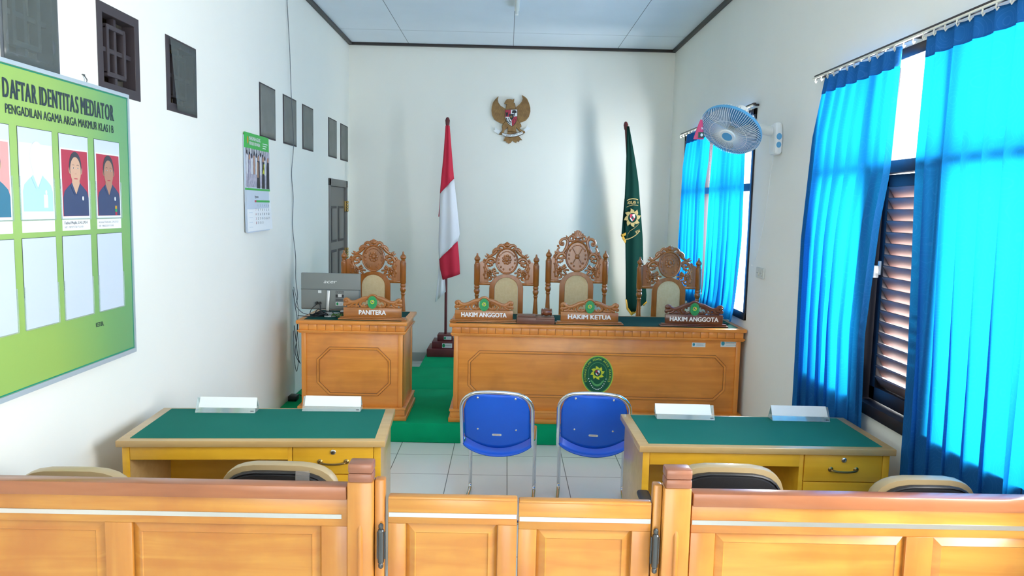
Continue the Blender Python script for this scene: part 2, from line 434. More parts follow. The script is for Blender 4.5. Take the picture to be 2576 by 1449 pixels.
_gl = {}
def glyphs(body, bold=0.0, shear=0.0, space=1.0):
    key = (body, bold, shear, space)
    if key in _gl: return _gl[key]
    cu = bpy.data.curves.new('lettering', 'FONT'); cu.body = body; cu.offset = bold; cu.shear = shear; cu.space_character = space
    cu.resolution_u = 3; cu.fill_mode = 'FRONT'
    o = bpy.data.objects.new('lettering', cu); C.objects.link(o)
    dg = bpy.context.evaluated_depsgraph_get(); dg.update()
    e = o.evaluated_get(dg); me = e.to_mesh()
    V2 = [(v.co.x, v.co.y) for v in me.vertices]; F2 = [tuple(p.vertices) for p in me.polygons]
    e.to_mesh_clear(); bpy.data.objects.remove(o); bpy.data.curves.remove(cu)
    _gl[key] = (V2, F2); return _gl[key]

def thing(name, label, cat, loc=(0, 0, 0), rz=0.0, group=None):
    o = bpy.data.objects.new(name, None); C.objects.link(o); o.empty_display_size = .05
    o.location = loc; o.rotation_euler = (0, 0, rz)
    tag(o, label, cat, group); return o
def tag(o, label, cat, group=None):
    o['label'] = label; o['category'] = cat
    if group: o['group'] = group
    return o
def dup(root, loc, rz, label, group=None):
    """a copy of a thing with its parts and their sub-parts"""
    r = root.copy(); C.objects.link(r); r.location = loc; r.rotation_euler = (0, 0, rz); r['label'] = label
    if group: r['group'] = group
    for ch in list(root.children):
        c = ch.copy(); C.objects.link(c); c.parent = r
        for g in list(ch.children):
            d = g.copy(); C.objects.link(d); d.parent = c
    return r
def smooth_path(pts, k=6):
    """Catmull-Rom through the points"""
    P = [Vector(p) for p in pts]; out = []
    for i in range(len(P) - 1):
        a = P[max(i - 1, 0)]; b = P[i]; c = P[i + 1]; d = P[min(i + 2, len(P) - 1)]
        for j in range(k):
            t = j / k
            out.append(.5 * ((2 * b) + (c - a) * t + (2 * a - 5 * b + 4 * c - d) * t * t + (3 * b - a - 3 * c + d) * t ** 3))
    out.append(P[-1]); return out
def lerp_tab(tab, z):
    """tab: (z, value) pairs, z descending"""
    if z >= tab[0][0]: return tab[0][1]
    for (z0, a), (z1, b) in zip(tab[:-1], tab[1:]):
        if z >= z1: return a + (b - a) * (z0 - z) / (z0 - z1)
    return tab[-1][1]
def rrect(x0, x1, z0, z1, r, n=5):
    out = []
    for cx, cz, a0 in ((x1 - r, z1 - r, 0), (x0 + r, z1 - r, 90), (x0 + r, z0 + r, 180), (x1 - r, z0 + r, 270)):
        for i in range(n + 1):
            a = R(a0 + 90 * i / n); out.append((cx + r * cos(a), cz + r * sin(a)))
    return out

# ------------------------------------------------------------------ the room
XL, XR, YB, YR, ZC = -1.805, 1.855, 8.70, -6.6, 3.60
VENTS = [(2.76, 3.115), (3.405, 3.785), (4.075, 4.465), (5.578, 5.955), (6.158, 6.540), (6.73, 7.10), (7.695, 8.07), (8.25, 8.63)]
VZ0, VZ1 = 2.275, 2.665
W1 = (5.735, 8.00, .98, 2.585); W2 = (2.46, 4.52, .80, 2.585); W3 = (.90, 2.20, .80, 2.6)

def wall_x(name, x0, x1, holes, m, ya=YR, yb=YB):
    """wall standing along the room with rectangular openings (y0, y1, z0, z1)"""
    mb = MB()
    ys = sorted({ya, yb} | {h[0] for h in holes} | {h[1] for h in holes}); zs = sorted({0, ZC + .05} | {h[2] for h in holes} | {h[3] for h in holes})
    for a, b in zip(ys[:-1], ys[1:]):
        run = None
        for c, d in zip(zs[:-1], zs[1:]):
            hole = any(h[0] <= (a + b) / 2 <= h[1] and h[2] <= (c + d) / 2 <= h[3] for h in holes)
            if hole:
                if run: mb.box(x0, x1, a, b, run[0], run[1], m); run = None
            else: run = (run[0], d) if run else (c, d)
        if run: mb.box(x0, x1, a, b, run[0], run[1], m)
    bmesh.ops.remove_doubles(mb.bm, verts=mb.bm.verts[:], dist=1e-5)
    return mb.finish(name, kind='structure')
wall_x('wall_left', XL - .14, XL, [(a, b, VZ0, VZ1) for a, b in VENTS] + [(7.70, 8.575, 0, 2.06)], 'wall')
wall_x('wall_right', XR, XR + .14, [W1, W2, W3], 'wall')
mb = MB(); mb.box(XL - .14, XR + .14, YB, YB + .14, 0, ZC + .05, 'wall'); mb.finish('wall_back', kind='structure')
mb = MB()
mb.box(XL - .14, -1.65, YR - .14, YR, 0, ZC + .05, 'wall'); mb.box(1.45, XR + .14, YR - .14, YR, 0, ZC + .05, 'wall')
mb.box(-1.65, 1.45, YR - .14, YR, 2.85, ZC + .05, 'wall'); mb.finish('wall_rear', kind='structure')
mb = MB(); mb.box(XL - .14, XR + .14, YR - .14, YB + .14, -.1, 0, 'floor'); mb.finish('floor', kind='structure')
mb = MB(); mb.box(XL - .14, XR + .14, YR - .14, YB + .14, ZC, ZC + .1, 'ceiling'); mb.finish('ceiling', kind='structure')
# dark timber line round the ceiling
for i, (a, b, c, d) in enumerate([(XL, XL + .042, YR, YB), (XR - .042, XR, YR, YB), (XL, XR, YB - .042, YB)]):
    mb = MB(); mb.box(a, b, c, d, 3.572, 3.60, 'darktrim', .003); mb.finish('trim_%d' % (i + 1), kind='structure')
mb = MB(); mb.box(XL, XR, YB - .012, YB, 0, .10, 'skirting'); mb.finish('baseboard_back', kind='structure')

# dim corridor behind the lattice vents; unseen near end wall added to darken it
mb = MB()
mb.box(-3.6, -3.5, -1, 9, -.1, 3.7, 'tan'); mb.box(-3.6, XL - .14, -1, 9, 3.6, 3.7, 'tan'); mb.box(-3.6, XL - .14, -1, 9, -.1, 0, 'tan'); mb.box(-3.6, XL - .14, 8.9, 9, 0, 3.6, 'tan'); mb.box(-3.6, XL - .14, -1.1, -1, 0, 3.1, 'tan')
mb.finish('wall_corridor', kind='structure')

# panelled door in the left wall beside the back corner
d = thing('door_1', 'taupe panelled door in the left wall beside the back corner', 'door', (XL, 8.137, 0)); d['kind'] = 'structure'
mb = MB()
mb.box(-.10, .012, -.437, -.375, 0, 2.06, 'doorgrey', .004); mb.box(-.10, .012, .375, .437, 0, 2.06, 'doorgrey', .004); mb.box(-.10, .012, -.437, .437, 1.985, 2.06, 'doorgrey', .004)
mb.finish('door_frame', d)
mb = MB(); mb.box(-.05, -.012, -.372, .372, .01, 1.982, 'doorgrey')
for y0, y1 in ((-.29, -.03), (.05, .31)):
    for z0, z1 in ((.18, .80), (.92, 1.32), (1.40, 1.78)):
        mb.box(-.013, -.008, y0, y1, z0, z1, 'doorgroove'); mb.box(-.010, .0, y0 + .025, y1 - .025, z0 + .025, z1 - .025, 'doorgrey', .004)
mb.finish('door_leaf', d)
for z in (.35, 1.20, 1.72):
    mb = MB()
    for k in range(4): mb.lathe([(.011, z + k * .030), (.014, z + k * .030 + .004), (.014, z + k * .030 + .022), (.011, z + k * .030 + .026)], 'brass', (.022, .368, 0), n=10)
    mb.box(-.008, .012, .36, .385, z, z + .116, 'brass'); mb.finish('hinge', d)

# eight square lattice vents high in the left wall
VL = ['square lattice vent behind dusty clear sheet, in the top left corner',
      'bare dark brown lattice vent with interlocking squares, above the green board',
      'brown lattice vent half covered by a slipping clear sheet, beside the bare brown one',
      'grey sheeted wall vent directly above the hanging calendar',
      'grey sheeted wall vent crossed by the hanging black cable',
      'grey sheeted wall vent just beyond the one the cable crosses',
      'grey sheeted wall vent above the door, the nearer of the two there',
      'grey sheeted wall vent in the back corner, last of the row']
for i, (y0, y1) in enumerate(VENTS):
    v = thing('wall_vent', VL[i], 'vent', (XL, (y0 + y1) / 2, VZ0), 0, 'square vents along the left wall')
    w = (y1 - y0) / 2; h = VZ1 - VZ0; mm = 'ventgrey' if i == 0 else 'ventdark'
    mb = MB(); e = .045
    mb.band([(-w, 0), (w, 0), (w, h), (-w, h)], [(-w + e, e), (w - e, e), (w - e, h - e), (-w + e, h - e)], -.06, .004, mm, lambda u, q_, d: Vector((d, u, q_)))
    mb.finish('frame', v, bevel=.003)
    mb = MB(); b = .011
    mb.box(-.05, -.016, -b, b, e, h - e, mm, .003); mb.box(-.049, -.017, -w + e, w - e, h / 2 - b, h / 2 + b, mm, .003)
    q = .075
    for s in (-1, 1):
        mb.box(-.045, -.010, s * q - b, s * q + b, h / 2 - q - .03, h / 2 + q + .03, mm, .003)
        mb.box(-.044, -.0115, -q - b, q + b, h / 2 + s * (q + .03) - b, h / 2 + s * (q + .03) + b, mm, .003)
    mb.finish('lattice', v)
    if i in (0, 2) or i > 2:
        mb = MB(); n = 8; rows = []
        g = (lambda z: .0)
        for a in range(n + 1):
            z = .012 + (h - .024) * a / n; row = []
            for c in range(n + 1):
                lo = -w + .012; hi = w - .012
                if i == 2: lo = -w + .03 + .07 * (1 - a / n)
                row.append(Vector((.006 + .004 * sin(c * 2.1 + a * 1.3 + i) * (1 if 0 < c < n and 0 < a < n else 0) + (.008 if i == 2 and c == 0 else 0), lo + (hi - lo) * c / n, z)))
            rows.append(row)
        mb.vgrid(rows, 'sheetclear' if i in (0, 2) else 'sheetgrey')
        mb.finish('cover_sheet', v, solid=.001)

# ------------------------------------------------------------------ windows in the right wall
def window(n, W, mullions, bar, shutters, label):
    y0, y1, z0, z1 = W
    r = thing('window_%d' % n, label, 'window', (XR, 0, 0)); r['kind'] = 'structure'
    mb = MB(); t = .05
    mb.box(-.012, .10, y0, y0 + t, z0, z1, 'framebrown', .004); mb.box(-.012, .10, y1 - t, y1, z0, z1, 'framebrown', .004)
    mb.box(-.012, .10, y0, y1, z1 - t, z1, 'framebrown', .004); mb.box(-.02, .10, y0, y1, z0, z0 + .06, 'framebrown', .004)
    for m_ in mullions: mb.box(.0, .09, m_ - .028, m_ + .028, z0, z1, 'framebrown', .004)
    mb.box(.0, .09, y0, y1, bar - .03, bar + .03, 'framebrown', .004)
    mb.finish('window_frame', r)
    ys = [y0] + list(mullions) + [y1]
    for k, (a, b) in enumerate(zip(ys[:-1], ys[1:])):
        mb = MB(); mb.box(.048, .052, a + .03, b - .03, bar + .03, z1 - t, 'glass'); mb.finish('window_pane', r)
        if k in shutters:
            ang = shutters[k]
            sw = (b - a) - .07
            mx = Matrix.Translation((.06, a + .033, 0)) @ Matrix.Rotation(-ang, 4, 'Z')
            mb = MB(); za, zb = z0 + .065, bar - .035; e = .055
            for p in ((-.02, .02, 0, e, za, zb), (-.02, .02, sw - e, sw, za, zb), (-.02, .02, 0, sw, za, za + .07), (-.02, .02, 0, sw, zb - .06, zb)):
                mb.box(*p, 'framebrown', .003, mtx=mx)
            sash = mb.finish('window_sash', r)
            mb = MB(); nz = int((zb - za - .13) / .056)
            for j in range(nz):
                z = za + .07 + (j + .5) * (zb - za - .13) / nz
                rot = Matrix.Translation((0, 0, z)) @ Matrix.Rotation(R(57), 4, 'Y')
                mb.box(-.036, .036, e, sw - e, -.005, .005, 'slatbrown', .002, mtx=mx @ rot)
            mb.finish('louver_slats', sash)
            mb = MB(); zc = z0 + .74
            mb.box(-.030, -.018, sw - .035, sw - .015, zc - .035, zc + .035, 'hookwhite', .003, mtx=mx); mb.box(-.055, -.028, sw - .032, sw - .02, zc - .05, zc + .012, 'hookwhite', .004, mtx=mx)
            mb.finish('latch', sash)
window(1, W1, (6.42, 7.22), 2.00, {}, 'tall brown framed window beside the judges bench, behind blue curtains')
window(2, W2, (3.20, 3.86), 2.04, {1: R(0)}, 'tall brown framed window with louvered shutter beside the right desk')
window(3, W3, (1.55,), 2.04, {}, 'brown framed window beside the viewer')

def rod(label, y0, y1, z, nhook, group):
    r = thing('curtain_rail', label, 'curtain rail', (XR, 0, z), 0, group)
    mb = MB(); mb.box(-.055, -.035, y0, y1, -.008, .012, 'darktrim', .002)
    for y in (y0 + .05, (y0 + y1) / 2, y1 - .05): mb.box(-.04, -.0, y - .01, y + .01, -.004, .01, 'darktrim')
    mb.finish('track', r)
    mb = MB(); mb.box(-.066, -.056, y0, y1, -.012, -.002, 'hookwhite', .002); mb.finish('glider_strip', r)
    for k in range(nhook):
        y = y0 + .04 + (y1 - y0 - .08) * k / (nhook - 1)
        mb = MB(); mb.tube([(-.061, y, -.008), (-.063, y + .002, -.028), (-.058, y + .004, -.036), (-.052, y + .002, -.026)], .0035, 'hookwhite', n=6)
        mb.finish('hook', r)
rod('dark curtain rail with white hooks above the far window behind the fan', 5.66, 8.02, 2.60, 20, 'curtain rails on the right wall')
rod('dark curtain rail with white hooks above the near window, right edge of photo', 2.42, 4.56, 2.605, 26, 'curtain rails on the right wall')

def curtain(label, yl, yr, ztop, zbot, folds, amp, xc, seed, gather=0.0):
    """pleated cloth hanging from ztop to zbot; yl, yr: far and near edges by height"""
    rnd = random.Random(seed); ph = [rnd.uniform(-.9, .9) for _ in range(folds + 2)]; am = [rnd.uniform(.55, 1.1) for _ in range(folds + 2)]
    r = thing('curtain', label, 'curtain', (XR, 0, zbot), 0, 'blue curtains of the right wall')
    def surf(s, z):
        k = s * folds; i = int(k); f = k - i
        a = am[i] * (1 - f) + am[min(i + 1, folds + 1)] * f
        t = (ztop - z) / (ztop - zbot)
        A = amp * (.55 + .6 * t) * a
        wob = ph[i] * (1 - f) + ph[min(i + 1, folds + 1)] * f
        x = xc - XR + A * (sin(2 * pi * k + wob * .8 * t) + .25 * sin(4 * pi * k + 1 + 2 * t))
        y = lerp_tab(yl, z) + (lerp_tab(yr, z) - lerp_tab(yl, z)) * s + .030 * sin(2 * pi * k + 1.2 + wob) * (.25 + .75 * t) * (.5 + .6 * a)
        if gather and t > .82:
            q = (t - .82) / .18; x += -gather * q * q * (.6 + .4 * sin(9 * s * folds)); 
        return Vector((x, y, z - zbot))
    mb = MB(); n = folds * 12; zs = [ztop - .085 - (ztop - .085 - zbot) * (j / 40) for j in range(41)]
    mb.vgrid([[surf(i / n, z) for i in range(n + 1)] for z in zs], 'curtain')
    mb.finish('drape', r, recalc=False)
    mb = MB(); zs = [ztop - .088 * j / 6 for j in range(7)]
    mb.vgrid([[surf(i / n, z) for i in range(n + 1)] for z in zs], 'curtainhead')
    mb.finish('pleated_heading', r, recalc=False, solid=.004)
    return r
curtain('far leaf of the near blue curtain pair, pulled back from the louvered shutter', [(2.58, 4.40), (2.25, 4.53), (1.65, 4.60), (.60, 4.55)], [(2.58, 3.55), (2.0, 3.58), (1.77, 3.64), (1.2, 3.71), (.60, 3.67)], 2.580, .60, 7, .024, 1.800, 3)
curtain('wide near leaf of blue curtain at the right edge of the photo, hanging lowest', [(2.58, 3.375), (2.05, 3.39), (1.17, 3.32), (.55, 3.30)], [(2.58, 2.48), (.55, 2.47)], 2.585, .55, 7, .020, 1.817, 5)
curtain('far leaf of the far blue curtain pair, nearest the back corner', [(2.56, 7.72), (2.26, 7.85), (1.5, 7.88), (.9, 7.86)], [(2.56, 6.82), (2.27, 6.84), (2.03, 6.93), (1.5, 6.87), (.9, 6.86)], 2.572, .92, 7, .022, 1.800, 8)
curtain('near leaf of the far blue curtain pair, hanging behind the fan', [(2.56, 6.70), (2.0, 6.78), (.9, 6.80)], [(2.56, 5.82), (1.6, 5.76), (1.17, 5.82), (.9, 5.84)], 2.572, .95, 7, .022, 1.800, 11, gather=.03)

# ------------------------------------------------------------------ carpeted platform
t = thing('carpeted_platform', 'low platform covered in bright green carpet under the judges bench', 'platform', (0, 5.62, 0))
mb = MB(); mb.box(XL + .002, XR - .002, 0, 1.098, .0, .155, 'carpet', .012); mb.finish('front_step', t)
mb = MB(); mb.box(XL + .002, XR - .002, 1.104, 2.04, 0, .155, 'carpet', .012); mb.box(-.87, XR - .002, 2.0, YB - 5.62 - .014, 0, .1548, 'carpet', .012); mb.finish('rear_step', t)

# ------------------------------------------------------------------ oval court emblem, drawn through a map T(u, v, d)
def oval(n, ru, rv, cu=0, cv=0): return [(cu + ru * cos(2 * pi * i / n + pi / 2), cv + rv * sin(2 * pi * i / n + pi / 2)) for i in range(n)]
def shield_pts(cu, cv, w, h):
    return [(cu - w, cv + h), (cu + w, cv + h), (cu + w * .97, cv - .1 * h), (cu + w * .6, cv - .7 * h), (cu, cv - h), (cu - w * .6, cv - .7 * h), (cu - w * .97, cv - .1 * h)]
def sun(mb, T, cu, cv, r, d, gold, core, petals=8):
    for k in range(petals):
        a = 2 * pi * k / petals + .1
        pts = []
        for rr, da in ((.98, -.36), (1.25, -.34), (1.45, -.12), (1.72, .18), (1.42, .20), (1.2, .34), (.98, .36)):
            pts.append((cu + r * rr * cos(a + da), cv + r * rr * sin(a + da)))
        mb.prism(pts, d, d + .0006, gold, T)
    mb.band(oval(28, r * 1.05, r * 1.05, cu, cv), oval(28, r * .86, r * .86, cu, cv), d, d + .0008, gold, T)
    mb.ell(cu, cv, r * .87, r * .87, d, d + .0004, core, T)
    w, h = r * .5, r * .62
    mb.prism([(cu - w, cv), (cu - w, cv + h), (cu, cv + h), (cu, cv)], d, d + .0009, 'red', T)
    mb.prism([(cu, cv), (cu, cv + h), (cu + w, cv + h), (cu + w, cv)], d, d + .0009, 'paper', T)
    mb.prism([(cu - w, cv), (cu, cv), (cu, cv - h), (cu - w * .6, cv - h * .6)], d, d + .0009, 'paper', T)
    mb.prism([(cu, cv), (cu + w, cv), (cu + w * .6, cv - h * .6), (cu, cv - h)], d, d + .0009, 'red', T)
    mb.ell(cu, cv, w * .5, w * .6, d, d + .0013, 'calblack', T, 10)
def court_oval(mb, T, ru, rv, full=True, base='emgreen', rim='emlime', line='emline', letters='emlime'):
    mb.ell(0, 0, ru, rv, 0, .003, base, T, 48)
    mb.band(oval(48, ru, rv), oval(48, ru * .95, rv * .955), .002, .0042, rim, T)
    if full:
        mb.band(oval(48, ru * .93, rv * .935), oval(48, ru * .905, rv * .915), .003, .0036, line, T)
        word = 'PENGADILAN AGAMA ARGA MAKMUR'; n = len(word)
        for i, ch in enumerate(word):
            if ch == ' ': continue
            a = R(204) - R(228) * i / (n - 1)
            u, v = ru * .735 * cos(a), rv * .77 * sin(a)
            tang = math.atan2(-rv * .77 * cos(a), ru * .735 * sin(a))
            mb.text(ch, u, v, rv * .105, letters, T, 0, .0038, bold=.02, rot=tang, sx=.85)
        arch = [(ru * .60 * cos(R(a)), rv * .10 + rv * .55 * sin(R(a))) for a in range(0, 181, 12)]
        arch = [(ru * .84, -rv * .47), (ru * .66, -rv * .34), (ru * .60, -rv * .15)] + arch + [(-ru * .60, -rv * .15), (-ru * .66, -rv * .34), (-ru * .84, -rv * .47)]
        inn = [(u * .965, v * .975 - .002 * rv) for u, v in arch]
        mb.band(arch, inn, .003, .0036, line, T, closed=False)
        for k in range(15):
            a = R(208 + k * 124 / 14)
            mb.ell(ru * .62 * cos(a), rv * .28 - rv * .0 + rv * 1.06 * sin(a) * .98, ru * .035, ru * .035, .003, .0042, 'paper', T, 6)
        rib = [(ru * .36 * cos(R(a)), -rv * .30 + rv * .30 * sin(R(a))) for a in range(200, 341, 14)]
        mb.band(rib, [(u * .8, v * .78 - .02 * rv) for u, v in rib], .003, .0036, line, T, closed=False)
        for s in (-1, 1): mb.prism([(s * ru * .34, -rv * .40), (s * ru * .46, -rv * .31), (s * ru * .40, -rv * .30), (s * ru * .42, -rv * .24), (s * ru * .28, -rv * .34)], .003, .0036, line, T)
        sun(mb, T, 0, rv * .10, ru * .27, .003, 'emyellow', base)
    else:
        mb.band(oval(32, ru * .80, rv * .80), oval(32, ru * .76, rv * .77), .003, .0036, 'emline', T)
        sun(mb, T, 0, rv * .08, ru * .30, .003, 'emyellow', base)
        for k in range(9):
            a = R(215 + k * 110 / 8); mb.ell(ru * .6 * cos(a), rv * .62 * sin(a), ru * .05, ru * .05, .003, .0042, 'emline', T, 6)

def front(x, y, z):
    """map for things seen from the room looking at the back wall: u right, v up, d towards the room"""
    return lambda u, v, d: Vector((x + u, y - d, z + v))

# ------------------------------------------------------------------ judges bench and clerk's desk
def court_desk(name, label, cat, x0, x1, xf, emblem, panel, stickers):
    """x0..x1 overall width of the top; local origin at the middle of the foot of the front"""
    xm = (x0 + x1) / 2; w = (x1 - x0) / 2
    r = thing(name, label, cat, (xm, 5.70, .155))
    H = .765; D = .56
    mb = MB(); b = w - .035
    mb.box(-b, b, -.0, .022, .03, H - .09, 'bench', .002)
    mb.box(-b, -b + .035, -.010, .03, .03, H - .09, 'benchZ', .003); mb.box(b - .035, b, -.010, .03, .03, H - .09, 'benchZ', .003)
    mb.finish('front_panel', r)
    for s in (-1, 1):
        mb = MB(); mb.box(s * b - (0 if s < 0 else .022), s * b + (.022 if s < 0 else 0), .031, D - .01, .03, H - .09, 'benchZ', .002)
        mb.box(s * b - (.004 if s < 0 else .018), s * b + (.018 if s < 0 else .004), D - .06, D - .011, .03, H - .09, 'benchZ', .002)
        mb.finish('side_panel', r)
    mb = MB(); p = w - .002
    for z0, z1, o in ((0, .035, .0), (.035, .082, .012), (.082, .10, .005)):
        mb.box(-p + o, p - o, -.04 + o, .03, z0, z1, 'bench', .004); mb.box(-p + o, -p + .05, .03, D, z0, z1, 'bench', .004); mb.box(p - .05, p - o, .03, D, z0, z1, 'bench', .004)
    mb.finish('plinth', r)
    mb = MB(); mb.box(-w + .01, w - .01, -.035, D, H - .088, H - .074, 'bench', .005); mb.box(-w + .018, w - .018, -.024, D - .005, H - .098, H - .088, 'bench', .003)
    mb.finish('lower_cornice', r)
    mb = MB(); z0, z1 = H - .074, H - .028; n = max(4, int(round(2 * (w - .025) / .0655))); st = 2 * (w - .025) / n
    mb.box(-w + .024, w - .024, -.018, .02, z0, z1, 'groove')
    for k in range(n): mb.box(-w + .025 + k * st + .0012, -w + .025 + (k + 1) * st - .0012, -.022, .01, z0, z1, 'bench', .002)
    m2 = int(D / st)
    for s in (-1, 1):
        mb.box(s * (w - .03) - .006, s * (w - .03) + .006, .02, D - .005, z0, z1, 'groove')
        for k in range(m2): mb.box(s * (w - .03) - .009, s * (w - .03) + .009, -.02 + k * st + .001, -.02 + (k + 1) * st - .001, z0, z1, 'bench', .002)
    mb.finish('frieze', r)
    mb = MB(); mb.box(-w, w, -.04, D + .02, H - .028, H, 'bench', .008, seg=3); mb.finish('top', r)
    mb = MB(); mb.box(-w + .05, w - .05, .012, D - .03, H - .001, H + .0025, 'benchcloth'); mb.finish('baize', r)
    # moulded octagonal field
    u0, u1, v0, v1, c = panel
    def oc(k): return [(u0 + c + k * .4, v0 + k), (u1 - c - k * .4, v0 + k), (u1 - k, v0 + c + k * .4), (u1 - k, v1 - c - k * .4), (u1 - c - k * .4, v1 - k), (u0 + c + k * .4, v1 - k), (u0 + k, v1 - c - k * .4), (u0 + k, v0 + c + k * .4)]
    mb = MB(); T = lambda u, v, d: Vector((u, -d, v))
    mb.band(oc(0), oc(.022), .0, .004, 'groove', T); mb.band(oc(.004), oc(.018), .0, .011, 'bench', T)
    mb.finish('moulding', r, bevel=.003)
    if emblem:
        e = MB(); court_oval(e, lambda u, v, d: Vector((emblem[0] + u, -.001 - d, emblem[1] + v)), .121, .150); e.finish('emblem', r, label='green oval court emblem with yellow sun and lettering')
    for (u, v, sw, sh, rot) in stickers:
        e = MB(); T2 = lambda a, b_, d: Vector((u + a, -.001 - d, v + b_))
        e.rect(-sw, sw, -sh, sh, 0, .001, 'sticker', T2); e.ell(-sw * .72, sh * .1, sh * .55, sh * .7, .001, .0015, 'stickblue', T2, 14)
        for k in range(3): e.rect(-sw * .35, sw * (.85 - .2 * (k % 2)), sh * (.5 - .45 * k) - .002, sh * (.5 - .45 * k), .001, .0015, 'ink' if k == 1 else 'stickblue', T2)
        e.finish('sticker', r)
    return r
BX = (-.417 + 1.848) / 2
court_desk('judges_bench', 'long teak judges bench with green oval emblem on its front panel', 'bench', -.417, 1.848, 0, (.724 - BX, .540 - .155), (-.272 - BX, 1.712 - BX, .352 - .155, .712 - .155, .085), [(1.492 - BX, .790 - .155, .052, .017, 0), (1.724 - BX, .802 - .155, .064, .024, 0)])
KX = (-1.579 - .736) / 2
court_desk('clerk_desk', 'short teak clerk desk with octagonal panel and a monitor on top', 'desk', -1.579, -.736, 0, None, (-1.430 - KX, -.862 - KX, .338 - .155, .717 - .155, .098), [])

# ------------------------------------------------------------------ carving helpers
def spiral(cx, cz, r0, r1, a0, a1, n=16):
    return [(cx + (r0 + (r1 - r0) * i / n) * cos(R(a0 + (a1 - a0) * i / n)), cz + (r0 + (r1 - r0) * i / n) * sin(R(a0 + (a1 - a0) * i / n))) for i in range(n + 1)]
SIDES = [1, -1]
def stroke(mb, pts, r0, r1, m, y=0.0, both=True, bulge=False, flat=.8, k=4):
    """a carved stem in the upright plane, thinning from r0 to r1"""
    for s in (SIDES if both else (1,)):
        P = smooth_path([Vector((s * a, y, b)) for a, b in pts], k); n = len(P)
        rad = [max(.0012, 1.22 * (r0 + (r1 - r0) * i / (n - 1)) * ((.35 + .65 * sin(pi * min(1, max(0, i / (n - 1) * .96 + .04)))) if bulge else 1)) for i in range(n)]
        mb.tube(P, rad, m, n=8, flat=(Vector((0, 1, 0)), flat))
def knob(mb, u, v, r, m, y=0.0, both=True):
    for s in (SIDES if both else (1,)): mb.ball((s * u, y, v), r, m, 1, .8, 1, 6)
def rosette(mb, u, v, r, m, y=0.0):
    for s in SIDES:
        for k in range(5):
            a = 2 * pi * k / 5 + .3
            mb.ball((s * u + r * .65 * cos(a), y, v + r * .65 * sin(a)), r * .45, m, 1, .6, 1, 6)
        mb.ball((s * u, y - r * .3, v), r * .36, 'carved', 1, 1, 1, 6)

